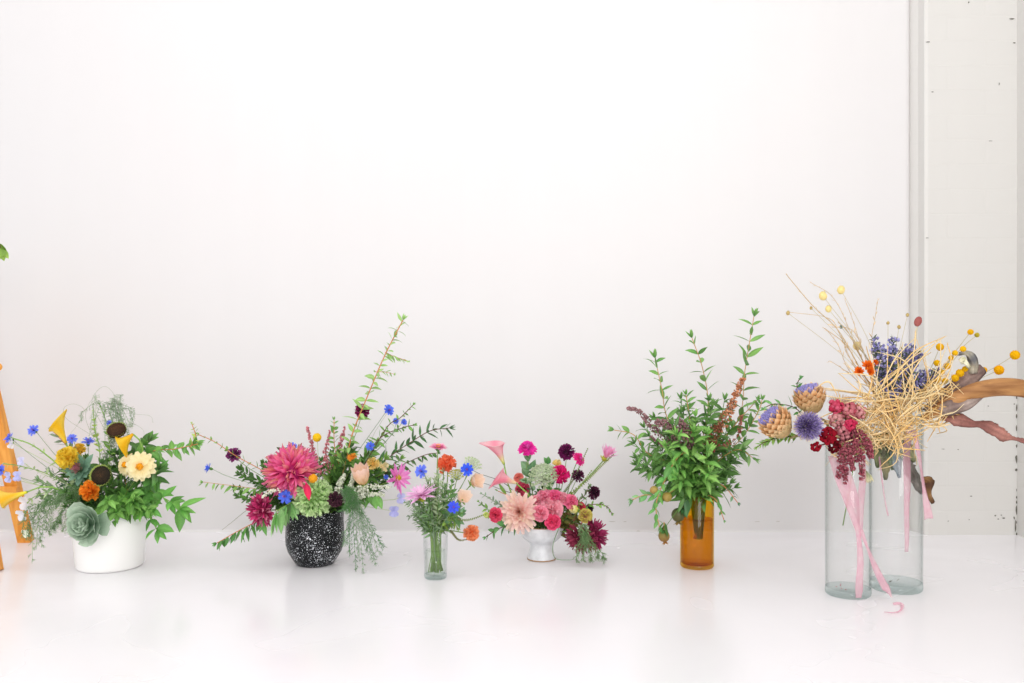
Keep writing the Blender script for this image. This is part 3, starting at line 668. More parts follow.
def sweetpea(bq, px, py, dd, R, fc, label, colr, group='pale sweet peas'):
    c = bq.P(px, py, dd); R *= bq.k; fc = face(*fc); root, pts = start(bq, 'sweet_pea', label, 'flower', group, c-fc*R*.4, fc, .0009, G['pale'])
    uv = frame(fc); mb = MB(); col = lin(colr)
    for az, e in ((1.0, .7), (2.1, .7), (4.2, .4), (5.2, .4), (4.7, .9)): mb.petal(c-fc*R*.3, fc, az, 0, R*1.2, R*1.1, e, e-.5, col*.95, col*1.05, 'round', .15, 4, 0, .15, uv)
    put(root, 'petals', mb, 'petal'); mb = MB(); calyx(mb, c-fc*R*.3, fc, R*.3, G['lite'], 5); put(root, 'calyx', mb, 'leaf')
for a in [(11, 443, -.02, 5, (-.5, 1, .1), 'white sweet pea below the cornflower at the easel leg', 'f3f0ee'), (24, 503, -.06, 6.5, (-.3, 1, 0), 'white sweet pea just right of the bowing calla', 'f1eef3'),
          (21, 515, -.05, 5.5, (-.2, 1, -.3), 'white sweet pea hanging lowest left of white pot', 'eeedf3'), (8, 477, -.03, 5, (-.4, 1, .1), 'lilac sweet pea at the easel crossbar', 'cfd0f0'),
          (17, 476, -.03, 4.5, (.2, 1, .2), 'lilac sweet pea right of its twin on the crossbar', 'c3c6ee'), (21, 461, -.01, 4, (0, 1, .3), 'faint lilac sweet pea above the crossbar', 'd9d9f1'), (26, 533, -.05, 4.5, (0, 1, -.4), 'cream white bud hanging before foot of easel leg', 'ecefdf')]:
    sweetpea(B1, *a)
kw = dict(stem=G['lite'])
branch(B1, [(85, 490, 0), (55, 462, 0), (32, 445, -.01), (12, 438, -.02)], 'pale green arching stem running up left to the easel', Ln=.02, Wd=.007, sp=.035, c0=G['lite'], c1=G['pale'], r=.002, **kw)
branch(B1, [(85, 495, .02), (50, 475, .02), (20, 466, .01), (5, 464, 0)], 'thin pale stem of small leaves crossing the easel leg', Ln=.018, Wd=.007, sp=.02, c0=G['mid'], c1=G['pale'], **kw)
branch(B1, [(80, 500, 0), (52, 492, -.02), (30, 500, -.03), (22, 520, -.03)], 'thin pale stem drooping over easel foot', Ln=.016, Wd=.006, sp=.018, c0=G['mid'], c1=G['pale'], **kw)
branch(B1, [(92, 480, .03), (70, 450, .03), (52, 430, .02)], 'grey green sprig leaning left behind upright calla', Ln=.03, Wd=.010, sp=.02, c0=G['dark'], c1=G['grey'])
branch(B1, [(125, 495, 0), (133, 503, -.06)], 'fresh zinnia leaves spreading just right of the pot rim', Ln=.062, Wd=.022, sp=.018, c0=lin('4f8f3c'), c1=lin('8cc168'), mode='whorl', taper=1, tipn=4, start=1, ang=1.25, stem=G['lite'], droop=.7)
branch(B1, [(140, 490, 0), (160, 496, -.03), (181, 508, -.05)], 'fresh green leaf cluster reaching furthest right of white pot', Ln=.05, Wd=.019, sp=.03, c0=lin('4c9038'), c1=lin('7fba5a'), mode='whorl', taper=.95, tipn=4, ang=1.1, stem=G['lite'], droop=.25)
branch(B1, [(135, 500, -.03), (148, 514, -.06), (157, 530, -.07)], 'fresh green leaf cluster drooping lowest right of white pot', Ln=.042, Wd=.017, sp=.03, c0=lin('4c8a38'), c1=lin('6fae4e'), mode='tri', taper=1, tipn=3, ang=1.1, stem=G['lite'], droop=.8)
branch(B1, [(125, 470, .01), (150, 452, .0), (175, 449, -.01), (198, 444, -.02)], 'orange stemmed vine reaching right over white pot', Ln=.040, Wd=.015, sp=.012, c0=lin('4f9040'), c1=lin('8fbf68'), mode='opp', stem=G['orange'], r=.0015, droop=.7)
branch(B1, [(190, 447, -.02), (196, 438, -.02), (192, 424, -.02)], 'tiny pale leafed side shoot at end of the orange vine', Ln=.017, Wd=.006, sp=.010, c0=G['lite'], c1=G['yel'], enter=False, stem=G['orange'])
branch(B1, [(140, 480, 0), (152, 478, -.03), (158, 470, -.04)], 'mid green leaf cluster beside cream zinnia', Ln=.045, Wd=.02, sp=.02, c0=G['dark'], c1=lin('6aa850'), mode='whorl', taper=1, droop=.6, ang=1.2, stem=G['lite'])
branch(B1, [(125, 470, .03), (138, 450, .02), (148, 441, .02)], 'broad leaf cluster behind the folded calla', Ln=.045, Wd=.022, sp=.02, c0=G['dark'], c1=lin('6fa850'), mode='tri', taper=.9, ang=1.2, stem=G['lite'])
branch(B1, [(110, 470, 0), (108, 430, 0), (100, 405, .02)], 'light green stalk standing in the airy grass', Ln=.022, Wd=.006, sp=.016, c0=G['mid'], c1=G['lite'], **kw)
branch(B1, [(100, 460, .0), (95, 430, 0), (93, 408, .01)], 'thin stalk with tiny yellow green buds left of airy grass', Ln=.012, Wd=.006, sp=.014, c0=G['lite'], c1=G['yel'], **kw)
filler(B1, 16, (100, 478), 44, 34, 'dark green leafy sprig packed among flowers of white pot', 'dark filler sprigs in white pot', (-.05, .07), .032, .013, .014)
filler(B1, 8, (70, 475), 30, 26, 'grey green sprig at left side of white pot', 'grey green sprigs in white pot', (-.04, .05), .024, .008, .014, c0=G['deep'], c1=G['blue'])
filler(B1, 7, (128, 490), 22, 22, 'bright green leafy sprig at right side of white pot', 'bright filler sprigs in white pot', (-.05, .05), .04, .017, .016, c0=G['mid'], c1=lin('7db45c'))
filler(B1, 8, (128, 506), 26, 10, 'fresh leafy sprig lying over front rim of white pot', 'rim sprigs of white pot', (-.12, -.08), .034, .014, .014, c0=lin('4c8438'), c1=lin('86b85a'), droop=.9)
filler(B1, 8, (80, 500), 20, 12, 'dusky green sprig between cabbage and marigold', 'dusky sprigs over the cabbage', (-.09, -.03), .026, .010, .012, c0=G['deep'], c1=G['mid'])
filler(B1, 8, (52, 488), 22, 16, 'pale green sprig at far left of white pot', 'pale sprigs left of white pot', (-.05, .02), .022, .008, .014, c0=G['mid'], c1=G['grey'])
for i in range(14):
    a = rnd(-1, 1); x = 70-i*3.4
    frond(B1, [(88, 492+rnd(-4, 6), -.05), (lerp(88, x, .55), 490+rnd(0, 10), -.07), (x+rnd(-3, 3), 515+rnd(-8, 8), -.08), (x-rnd(0, 5), 545+rnd(-10, 26)-abs(i-8)*3, -.085)], 'feathery green asparagus fern trailing down left of white pot', 'trailing asparagus fern at white pot', lin(random.choice(['6f9a5c', '8db37c', 'a3c090'])), 8, r=.00035, nl=5)
def wisp(bq, pts, label, group, col, spread=9):
    return frond(bq, pts, label, group, col, 6, 'airy_grass', nl=3, r=.00028)
for i in range(13):
    x = rnd(92, 122)
    wisp(B1, [(108+rnd(-6, 6), 465, .01), (x, 430, .01), (lerp(x, 108, .3)+rnd(-6, 6), 400+rnd(-8, 14), .01), (lerp(108, x, 1.5)+rnd(-6, 6), 408+rnd(-4, 16), .0), (lerp(108, x, 1.9)+rnd(-6, 6), 430+rnd(-10, 22), -.01)], 'wispy pale green grass arching over top of white pot', 'airy grass in white pot', lin(random.choice(['a3bb98', 'b5c8a8', '8dab80'])))
def tendril(bq, pts, label, group='curly tendrils in white pot', col=None, r=.00045):
    P = cr([bq.P(*p) for p in pts], 8); root = thing('tendril', label, 'foliage', group, P[0]); mb = MB(); col = col or lin('a6b39a'); mb.tube(P, r, col, col, 5, r*.6); put(root, 'strand', mb, 'stem')
tendril(B1, [(100, 440, 0), (80, 428, 0), (66, 418, -.01), (64, 408, -.02), (74, 404, -.02), (84, 410, -.01), (78, 424, 0), (70, 434, 0)], 'thin tendril looping left beside upright calla')
tendril(B1, [(105, 430, 0), (92, 404, 0), (98, 390, 0), (107, 387, 0), (116, 398, 0), (120, 412, 0), (134, 414, 0), (150, 416, 0), (153, 423, 0)], 'thin tendril waving right above the folded calla')
tendril(B1, [(108, 440, 0), (120, 420, 0), (134, 424, 0), (143, 430, 0), (144, 437, 0)], 'short thin tendril curling behind the topmost sunflower centre')
tendril(B1, [(100, 450, 0), (86, 420, 0), (90, 402, 0), (100, 396, 0)], 'thin tendril rising on left side of airy grass')

# ================================================================ bouquet in the black pot
dahlia(B2, 289, 467, -.07, 29.5, (-.12, .8, .62), 'largest dahlia, raspberry pink with peach undersides, on black pot', 'c62a78', 'b52a6c', 'ee7fae', ball=True, num=190, wd=.19, e_out=-.6, e_in=1.35, l_in=.62, fold=.3, curl=.25, hue=.25, shape='strap', alt='f9b49c')
dahlia(B2, 258.5, 511, -.06, 18, (-.75, 1, -.15), 'burgundy dahlia low on left of black pot', '9c1a50', '6e0f3c', 'b83c70', ball=True, num=110, wd=.24, hue=.35, e_out=-.4, l_in=.55, shape='strap', alt='dc93aa')
dahlia(B2, 398, 478, -.03, 18, (.75, .7, .15), 'orchid pink open dahlia at right side of black pot', 'da5cbc', 'f0b4da', 'ec90d2', num=26, wd=.24, e_out=.1, e_in=.7, l_in=.7, centre='b9a030', shape='point')
scabiosa(B2, 233, 454, -.01, 8, (-.15, .9, .5), 'dark purple scabiosa, furthest left above black pot', '4d1740', '7a3568', 'dark scabiosas of black pot')
scabiosa(B2, 362, 411, -.02, 8, (.1, .9, .1), 'wine coloured scabiosa hanging on tall vine', '4a0d2c', '861f58', 'dark scabiosas of black pot')
scabiosa(B2, 335.5, 500, -.09, 8, (.2, 1, -.1), 'blackish scabiosa lying on rim of black pot', '2a1420', '54303e', 'dark scabiosas of black pot', num=80)
for a in [(208, 468, -.03, 5.5, (-1, .2, .3), 'cornflower standing alone far left of the black pot'), (292, 446.5, -.0, 5.5, (0, .5, .9), 'cornflower peeping over largest dahlia'),
          (285, 496.5, -.095, 7, (-.1, 1, .1), 'bright cornflower below largest dahlia'), (389, 410, -.01, 6, (.7, .6, .4), 'cornflower standing highest to the right of tall vine'),
          (396, 421, -.01, 3.6, (-.2, .8, .3), 'small cornflower in leaves, left one of a close pair'), (404, 422, -.0, 3.6, (.6, .6, .3), 'small cornflower in leaves, right one of a close pair'),
          (370, 446, -.03, 4.6, (-.2, .9, .4), 'cornflower above the cream tulip'), (386, 477, -.01, 2.5, (0, 1, 0), 'tiny cornflower bud near the orchid dahlia')]:
    cornflower(B2, *a, colr='5a78e0', group='cornflowers of black pot')
def celosia(bq, px, py, dd, R, fc, label):
    c = bq.P(px, py, dd); R *= bq.k; fc = face(*fc); root, pts = start(bq, 'cockscomb', label, 'flower', None, c-fc*R*.5, fc, .003, G['lite'])
    mb = MB(); mb.dome(c-fc*R*.2, fc, R*1.02, 420, .35, .13, lin('7fa65c'), lin('c8dcaa'), 'fan', .8, .75, .5, .3, .3, 3, .2); put(root, 'crest', mb, 'petal'); return root
celosia(B2, 313, 497, -.08, 18.5, (0, 1, .1), 'soft pale green ruffled cockscomb on rim of black pot')
def droppet(bq, px, py, dd, label):
    c = bq.P(px, py, dd); root = thing('fallen_petal', label, 'petal', None, c+V((0, .01, -.01))); mb = MB()
    mb.leaf(bq.P(px-2, py-8, dd), V((.25, -.2, -1)), V((.3, -1, 0)), 17*bq.k, 7*bq.k, lin('a3123e'), lin('d8325c'), .1); put(root, 'petal_blade', mb, 'petal', solid=.0005)
droppet(B2, 308, 491, -.125, 'crimson pointed petal lying on the green cockscomb')
def tulip(bq, px, py, dd, R, fc, label, colr, tip, name='tulip', group=None, num=6, ht=1.5, cl=1.6):
    c = bq.P(px, py, dd); R *= bq.k; fc = face(*fc); root, pts = start(bq, name, label, 'flower', group, c-fc*R*ht*.5, fc, .0014)
    mb = MB(); uv = frame(fc)
    for k in range(2):
        for i in range(num//2+1): mb.petal(c-fc*R*ht*.6, fc, i*6.283/(num//2+1)+k*.6, R*.1, R*ht*1.15, R*1.35, .7, cl, lin(colr), lin(tip), 'point', .25, 6, 0, .03, uv)
    put(root, 'petals', mb, 'petal'); mb = MB(); calyx(mb, c-fc*R*ht*.55, fc, R*.35, G['lite'], 5, R*.7); put(root, 'calyx', mb, 'leaf'); return root
tulip(B2, 361, 474, -.08, 10.5, (-.15, .35, 1), 'cream and peach tulip shaped bloom above white filler', 'fce0ac', 'fddccf', ht=1.9)
ruffle(B2, 352, 457, -.04, 5, (-.2, .7, .6), 'small bright orange flower behind the cream tulip', 'ee8a1e', 'f7a840', 'marigold', 30)
ruffle(B2, 373, 463, -.03, 6.5, (.2, .8, .5), 'yellow ruffled flower between cream tulip and orchid dahlia', 'f0bc4a', 'f8dd8e', 'marigold', 40)
ruffle(B2, 383, 466, -.02, 6, (.2, .8, .5), 'pale buttery flower touching the orchid dahlia', 'efd998', 'f6ebc0', 'marigold', 36)
def ball(bq, px, py, dd, R, label, colr, group=None, name='billy_button', path=None, fc=(0, .5, 1), scol=None, fuzz=60):
    c = bq.P(px, py, dd); R *= bq.k; f = face(*fc); root, pts = start(bq, name, label, 'flower', group, c-f*R*.8, f, .0008, scol or G['pale'], path=path)
    mb = MB(); col = lin(colr); mb.blob(c, R*.9, col, f, 1, 14, 9)
    for i in range(fuzz):
        z = 1-2*(i+.5)/fuzz; a = i*2.39996; q = math.sqrt(1-z*z); d = V((q*math.cos(a), q*math.sin(a), z)); mb.blob(c+d*R*.88, R*.15, col*rnd(.8, 1.15), d, .8, 5, 3)
    put(root, 'flower_ball', mb, 'fuzz'); return root
ball(B2, 317, 437.5, -.02, 4.6, 'yellow button flower standing among pink plumes', 'ecc62a', 'yellow buttons of black pot')
ball(B2, 313, 478.5, -.09, 4.6, 'orange yellow button flower beside the largest dahlia', 'eaa52c', 'yellow buttons of black pot')
for pts, lab in [([(322, 475, 0), (313, 450, 0), (307, 426, 0)], 'pink plume of tiny buds, leftmost and tallest of the black pot'), ([(328, 475, .02), (326, 452, .02), (330, 430, .02)], 'pink plume of tiny buds right of the yellow button'),
                 ([(335, 470, .03), (340, 445, .03), (345, 427, .03)], 'pink plume of tiny buds beside the tall vine')]:
    plume(B2, pts, lab, 'c26c78', 4.4, 'pink_plume', 'pink plumes of black pot', 130, .95, c2='e09aa0')
plume(B2, [(300, 500, -.05), (278, 490, -.1), (262, 497, -.1)], 'white fluffy plume pointing left over burgundy dahlia', 'e4e5d2', 3.4, 'white_plume', 'white plumes of black pot', 110, .9)
plume(B2, [(300, 500, -.05), (285, 482, -.08), (274, 478, -.08)], 'white fluffy plume tucked under largest dahlia', 'eef0dc', 3.6, 'white_plume', 'white plumes of black pot', 70, .9)
for pts, lab in [([(350, 498, -.05), (362, 488, -.08), (392, 487, -.09)], 'creamy white floret spray lying level under orchid dahlia'), ([(340, 500, -.05), (350, 488, -.06), (354, 470, -.06)], 'creamy white floret spray left of the cream tulip'),
                 ([(350, 500, -.05), (365, 494, -.07), (385, 495, -.07)], 'creamy white floret spray, lower of the level two'), ([(335, 500, -.05), (340, 484, -.05), (345, 474, -.05)], 'creamy white floret spray above the blackish scabiosa'), ([(345, 500, -.05), (355, 508, -.07), (362, 506, -.07)], 'creamy white floret spray hanging lowest right of black pot')]:
    plume(B2, pts, lab, 'ccd3b8', 5.0, 'white_floret_spray', 'white floret sprays of black pot', 190, 1.0, c2='f0f1e4')
branch(B2, [(345, 465, -.02), (352, 435, -.03), (368, 395, -.03), (385, 355, -.03), (403, 320, -.02)], 'tallest vine of black pot, orange stem with small pale green leaves', name='vine', Ln=.028, Wd=.0095, sp=.015, c0=lin('74a44e'), c1=lin('a9cc7e'), stem=G['orange'], r=.0018, taper=.8, ang=1.1, droop=.6)
branch(B2, [(385, 352, -.03), (393, 356, -.03), (408, 361, -.03)], 'small side shoot of tallest vine, hanging right near its top', Ln=.016, Wd=.006, sp=.009, c0=lin('86ad60'), c1=lin('a8c980'), enter=False, stem=G['orange'], r=.0008, hang=.6)
branch(B2, [(375, 372, -.03), (384, 372, -.03), (394, 374, -.03)], 'small side shoot of tallest vine, lower than its twin', Ln=.015, Wd=.005, sp=.012, c0=lin('86ad60'), c1=lin('a8c980'), enter=False, stem=G['orange'], r=.0008)
branch(B2, [(350, 490, .0), (370, 455, -.01), (388, 426, -.02), (400, 418, -.02), (413, 405, -.02)], 'leafy shoot arching up past the paired small cornflowers', Ln=.024, Wd=.010, sp=.018, c0=G['mid'], c1=lin('86b45c'), stem=G['br'], hang=.3)
branch(B2, [(360, 480, .0), (388, 458, -.01), (408, 444, -.02), (430, 431, -.02), (449, 428, -.02)], 'dark narrow leafed shoot pointing right over small glass', Ln=.034, Wd=.0085, sp=.020, c0=G['deep'], c1=lin('4f8048'), stem=G['br'], mode='tri', taper=.7, ang=1.0)
branch(B2, [(365, 485, .02), (400, 466, .02), (425, 455, .01), (437, 453, .01)], 'dark leafed shoot, lower than the narrow leafed one', Ln=.026, Wd=.011, sp=.016, c0=G['deep'], c1=G['mid'], stem=G['br'], hang=.6)
branch(B2, [(350, 480, .03), (378, 440, .03), (402, 428, .02), (414, 425, .02)], 'leafy shoot behind the paired small cornflowers', Ln=.026, Wd=.011, sp=.016, c0=G['mid'], c1=lin('7cb054'), stem=G['br'], hang=.3)
branch(B2, [(300, 495, 0), (265, 472, -.01), (236, 456, -.02), (215, 442, -.02), (197, 434, -.03)], 'orange stemmed vine reaching left from black pot', name='vine', Ln=.018, Wd=.008, sp=.022, c0=G['mid'], c1=G['lite'], stem=G['orange'], r=.0013)
branch(B2, [(295, 500, 0), (262, 490, -.01), (235, 486, -.02), (203, 482, -.03)], 'vine of small hanging leaves, level, left of black pot', name='vine', Ln=.024, Wd=.009, sp=.016, c0=lin('5c9440'), c1=lin('9cc46c'), stem=G['tan'], r=.0009, hang=.8, start=3)
branch(B2, [(295, 508, -.02), (265, 518, -.05), (240, 530, -.06), (217, 543, -.07)], 'drooping stem of dark hanging leaves, lowest left of black pot', Ln=.034, Wd=.0125, sp=.013, c0=lin('35702c'), c1=lin('68a250'), stem=G['orange'], hang=.75, ang=1.3, taper=.55, start=3)
tendril(B2, [(275, 495, 0), (250, 508, -.01), (232, 522, -.02), (222, 530, -.02)], 'bare grey twig sloping left below burgundy dahlia', None, lin('9a9c86'), .0008)
branch(B2, [(300, 500, -.05), (285, 506, -.08), (276, 512, -.09)], 'broad soft green leaves hanging left of black pot rim', Ln=.044, Wd=.017, sp=.014, c0=lin('6fae5c'), c1=lin('a2cc88'), hang=.9, ang=1.3, mode='tri', stem=G['lite'], taper=1, tipn=0, start=2)
branch(B2, [(345, 495, -.04), (368, 492, -.06), (380, 498, -.07)], 'broad green leaves hanging right under white florets', Ln=.038, Wd=.019, sp=.02, c0=G['mid'], c1=lin('78b058'), hang=.9, ang=1.3, mode='opp', stem=G['lite'], taper=1, tipn=0, start=2)
branch(B2, [(345, 490, .03), (335, 450, .02), (334, 420, .02)], 'leafy sprig right of the pink plumes', Ln=.026, Wd=.010, sp=.016, c0=G['mid'], c1=lin('7dab58'))
filler(B2, 24, (326, 478), 62, 38, 'dark green leafy sprig packed among flowers of black pot', 'dark filler sprigs in black pot', (-.03, .08), .030, .012, .013, amin=-.3, amax=3.5)
filler(B2, 12, (258, 484), 28, 22, 'dark small leafed sprig at left of black pot', 'left filler sprigs in black pot', (-.03, .04), .022, .010, .010)
filler(B2, 12, (368, 462), 34, 30, 'mid green leafy sprig at right of black pot', 'right filler sprigs in black pot', (-.02, .06), .03, .012, .014, c0=G['mid'], c1=G['lite'])
tendril(B2, [(375, 460, 0), (372, 440, 0), (380, 424, 0), (388, 412, 0)], 'thin bare stalk under the highest right cornflower', None, lin('a7b498'), .0006)
for i in range(10):
    e = [(350, 555), (356, 572), (364, 577), (372, 560), (380, 556), (384, 548), (345, 545), (376, 566), (368, 552), (360, 560)][i]
    frond(B2, [(340, 488, -.07), (350+i*.8, 500, -.09), (lerp(348, e[0], .7), 530, -.10), (e[0], e[1], -.10)], 'feathery asparagus fern spilling down right of black pot', 'trailing asparagus fern at black pot', lin(random.choice(['649a5e', '7fa877', '9db894'])), 7.5, r=.00035)
for i in range(4):
    frond(B2, [(345, 485, -.07), (352+rnd(-6, 6), 495, -.09), (340+i*4, 512+rnd(-6, 10), -.10)], 'short dense tuft of asparagus fern on right rim of black pot', 'fern tufts on rim of black pot', lin('74aa68'), 7, r=.0004, nl=5)
for a in [(401, 498, -.03, 5, (.3, 1, 0), 'lilac sweet pea between black pot and small glass', 'c9c8ef'), (394, 511, -.03, 5.5, (.1, 1, -.2), 'lilac sweet pea hanging lowest between black pot and small glass', 'bdbdea')]:
    sweetpea(B2, *a, group='lilac sweet peas of black pot')

# ================================================================ bouquet in the small clear glass
zinnia(B3, 438, 448, -.01, 9.5, (.1, .12, 1), 'flat pink zinnia standing highest over small glass', 'e48cc4', 'e8a84a', 'zinnia', 3, 14, None, 'f3b6c8', droop=.15)
ruffle(B3, 446, 463.5, -.0, 10, (-.2, .8, .5), 'coral red double flower just under the highest pink zinnia', 'fa5a26', 'ff8a60', 'coral_zinnia', 60)
ruffle(B3, 472, 533, -.04, 8.5, (.4, 1, .1), 'orange coral bloom hanging right beside rim of small glass', 'fa8440', 'ffa878', 'coral_zinnia', 55)
dahlia(B3, 421, 494, -.03, 19, (-.25, .25, 1), 'flat pale lilac pink dahlia seen side on above small glass', 'e6aad8', 'f6d0e4', 'f4ccec', num=46, wd=.24, e_out=.0, e_in=.5, l_in=.6, calyxcol='b9c040')
for a in [(421, 471, -.02, 7, (-.5, .8, .4), 'soft blue cornflower left of the coral double flower', '6a80dc'), (467, 469.5, -.03, 6.5, (-.1, 1, .2), 'strong blue cornflower in front of the lace flower', '3f62d8'), (453.5, 507, -.06, 6, (.1, 1, .3), 'violet blue cornflower lowest over small glass', '4a5ed8')]:
    cornflower(B3, *a[:6], colr=a[6], group='cornflowers of small glass')
umbel(B3, 473, 463, .02, 10, (.4, .4, .8), 'grey green lace flower right of coral double flower', 'cfdcb8', num=34, fl=9)
umbel(B3, 457, 474, .0, 9, (.1, .4, 1), 'yellow green lace flower under coral double flower', 'c6c868', num=30, fl=9)
tulip(B3, 477, 481, -.0, 9.5, (.8, .6, .4), 'peach cream bud pointing right, higher of two', 'fbdcb8', 'fce4d4', 'rose_bud', 'peach buds of small glass', ht=1.3, num=4, cl=1.2)
tulip(B3, 464, 497, -.03, 9, (.3, .8, .6), 'peach cream bud, lower of two, above violet cornflower', 'fbe0c4', 'fdece0', 'rose_bud', 'peach buds of small glass', ht=1.3, num=4, cl=1.2)
spike(B3, [(448, 520, -.02), (468, 520, -.03), (486, 514, -.03)], 'green beaded spike pointing right, upper of two by small glass', '8a9a58', 1.7, group='beaded spikes of small glass')
spike(B3, [(450, 531, -.01), (459, 540, -.03), (473, 538, -.03)], 'brown green beaded spike pointing right, lower of two by small glass', '8a8662', 1.5, group='beaded spikes of small glass')
branch(B3, [(432, 520, -.02), (418, 508, -.03), (406, 503, -.03)], 'grey green ferny sprig leaning left from small glass', Ln=.022, Wd=.005, sp=.006, c0=G['mid'], c1=G['grey'], mode='tri', start=2, r=.001, stem=G['grey'])
branch(B3, [(432, 525, 0), (424, 515, .0), (410, 516, .0)], 'grey green ferny sprig, lower left of small glass', Ln=.02, Wd=.005, sp=.006, c0=G['deep'], c1=G['grey'], mode='tri', stem=G['grey'])
branch(B3, [(436, 520, 0), (430, 490, 0), (424, 474, -.01)], 'pale thin leaved stalk left of the highest zinnia', Ln=.016, Wd=.004, sp=.014, c0=G['grey'], c1=G['pale'], stem=G['grey'])
branch(B3, [(440, 515, .0), (450, 495, .0), (452, 482, .0)], 'leafy stalk under the coral double flower', Ln=.022, Wd=.012, sp=.011, c0=G['mid'], c1=lin('7ba86a'), stem=G['lite'])
branch(B3, [(445, 520, -.01), (456, 516, -.03), (463, 512, -.04)], 'roundish grey green leaves over right rim of small glass', Ln=.026, Wd=.018, sp=.012, c0=G['mid'], c1=G['blue'], stem=G['lite'])
branch(B3, [(444, 525, -.01), (452, 520, -.03), (458, 528, -.04)], 'small leaves drooping over right rim of small glass', Ln=.022, Wd=.009, sp=.009, c0=G['olive'], c1=G['lite'], stem=G['lite'], hang=.5)
filler(B3, 30, (436, 508), 25, 24, 'thin leafed green sprig standing in small glass', 'thin filler sprigs in small glass', (-.03, .04), .020, .005, .009, c0=G['mid'], c1=G['grey'])
filler(B3, 6, (440, 488), 14, 22, 'upright pale green sprig in middle of small glass', 'upright sprigs in small glass', (-.02, .03), .02, .006, .012, c0=G['grey'], c1=G['pale'], amin=0, amax=3.14)

# ================================================================ bouquet in the white footed bowl
calla(B4, (504, 464), (493, 440), 'pale pink calla lily, higher of two, tip sweeping left', 9, 'e79aae', 'f6cdd2', 'b9cc6a', (-1, 0, .25), -.03, dip=.15, group='pink calla lilies', path=[B4.bot, B4.mouth+V((-.03, 0, 0)), B4.P(516, 506, -.02), B4.P(508, 484, -.03), B4.P(504, 464, -.03)])
calla(B4, (516, 483), (494, 476), 'rose pink calla lily, lower of two, opening left', 9, 'e68ba0', 'f6bcc6', 'f2e6b4', (-.3, .5, -1), -.06, dip=.15, group='pink calla lilies', path=[B4.bot, B4.mouth+V((-.02, 0, 0)), B4.P(535, 506, -.05), B4.P(528, 494, -.06), B4.P(516, 483, -.06)])
zinnia(B4, 527.5, 449, 0, 9.8, (0, .5, .85), 'magenta zinnia standing on its own above pink callas', 'b5167e', 'c9489a', rings=5, per=18, tip='cc3094', leaf=.03)
scabiosa(B4, 566, 451.5, .02, 9, (-.2, .9, .3), 'round dark maroon scabiosa, highest in the footed bowl', '3f0c30', '6a1650', 'dark scabiosas of footed bowl', num=70, back=True)
scabiosa(B4, 578.5, 475, .01, 7, (.2, .8, .5), 'dark maroon scabiosa between magenta zinnia and green spikes', '2c0a20', '5b2444', 'dark scabiosas of footed bowl')
scabiosa(B4, 595, 493, .0, 7.5, (.6, .8, .0), 'dark maroon scabiosa under the upright pink dahlia', '2a0a20', '4f2038', 'dark scabiosas of footed bowl')
scabiosa(B4, 590, 508, .0, 4.5, (.4, .8, .3), 'blackish scabiosa bud above yellow green ranunculus', '241020', '45283c', 'dark scabiosas of footed bowl')
zinnia(B4, 579, 459, .01, 8, (.7, .5, .6), 'magenta zinnia just right of the highest maroon scabiosa', 'c01a78', 'c9489a', rings=4, per=14, tip='d8358c')
ruffle(B4, 560, 474, -.01, 9.5, (-.1, .9, .2), 'crimson magenta double zinnia right of the green lace dome', 'b00f50', 'd02878', 'zinnia', 60)
ruffle(B4, 557, 463, .02, 5, (0, .6, .8), 'small yellow flower under highest maroon scabiosa', 'e4c063', 'f0da94', 'marigold', 30)
dahlia(B4, 606, 456, .0, 15, (.45, .3, .85), 'upright pink dahlia with yellow base, furthest right over footed bowl', 'd987b8', 'eab08a', 'e0a0cc', num=30, wd=.2, e_out=.75, e_in=1.3, l_in=.7, calyxcol='b5b43c', path=[B4.bot, B4.mouth+V((.02, 0, 0)), B4.P(568, 502, .0), B4.P(583, 483, 0), B4.P(603, 461, 0)])
spike(B4, [(560, 505, .02), (585, 482, .01), (600, 467, 0), (614, 454, 0)], 'green beaded spike, longest, reaching right under upright dahlia', '9aa866', 2.0, group='beaded spikes of footed bowl', whorls=34)
spike(B4, [(560, 500, .01), (574, 478, .01), (588, 448, .01)], 'green beaded spike rising beside right magenta zinnia', '8ea270', 1.6, group='beaded spikes of footed bowl', whorls=34)
spike(B4, [(562, 503, -.01), (578, 488, -.01), (592, 470, -.01)], 'green beaded spike in front of the dark scabiosas', 'a0b46c', 1.7, group='beaded spikes of footed bowl')
umbel(B4, 543, 476, -.02, 14.5, (-.1, .75, .65), 'pale green lace dome in middle of footed bowl', 'c3d2ae', num=60, dome=.65, fl=9)
dahlia(B4, 519, 512, -.08, 21.5, (-.3, 1, .12), 'blush pink dahlia, largest in the footed bowl', 'f8bcc2', 'f8a890', 'ffe4da', num=100, wd=.24, e_out=-.25, e_in=1.3, l_in=.5, fold=.15, hue=.1, shape='strap', alt='ffe9d2')
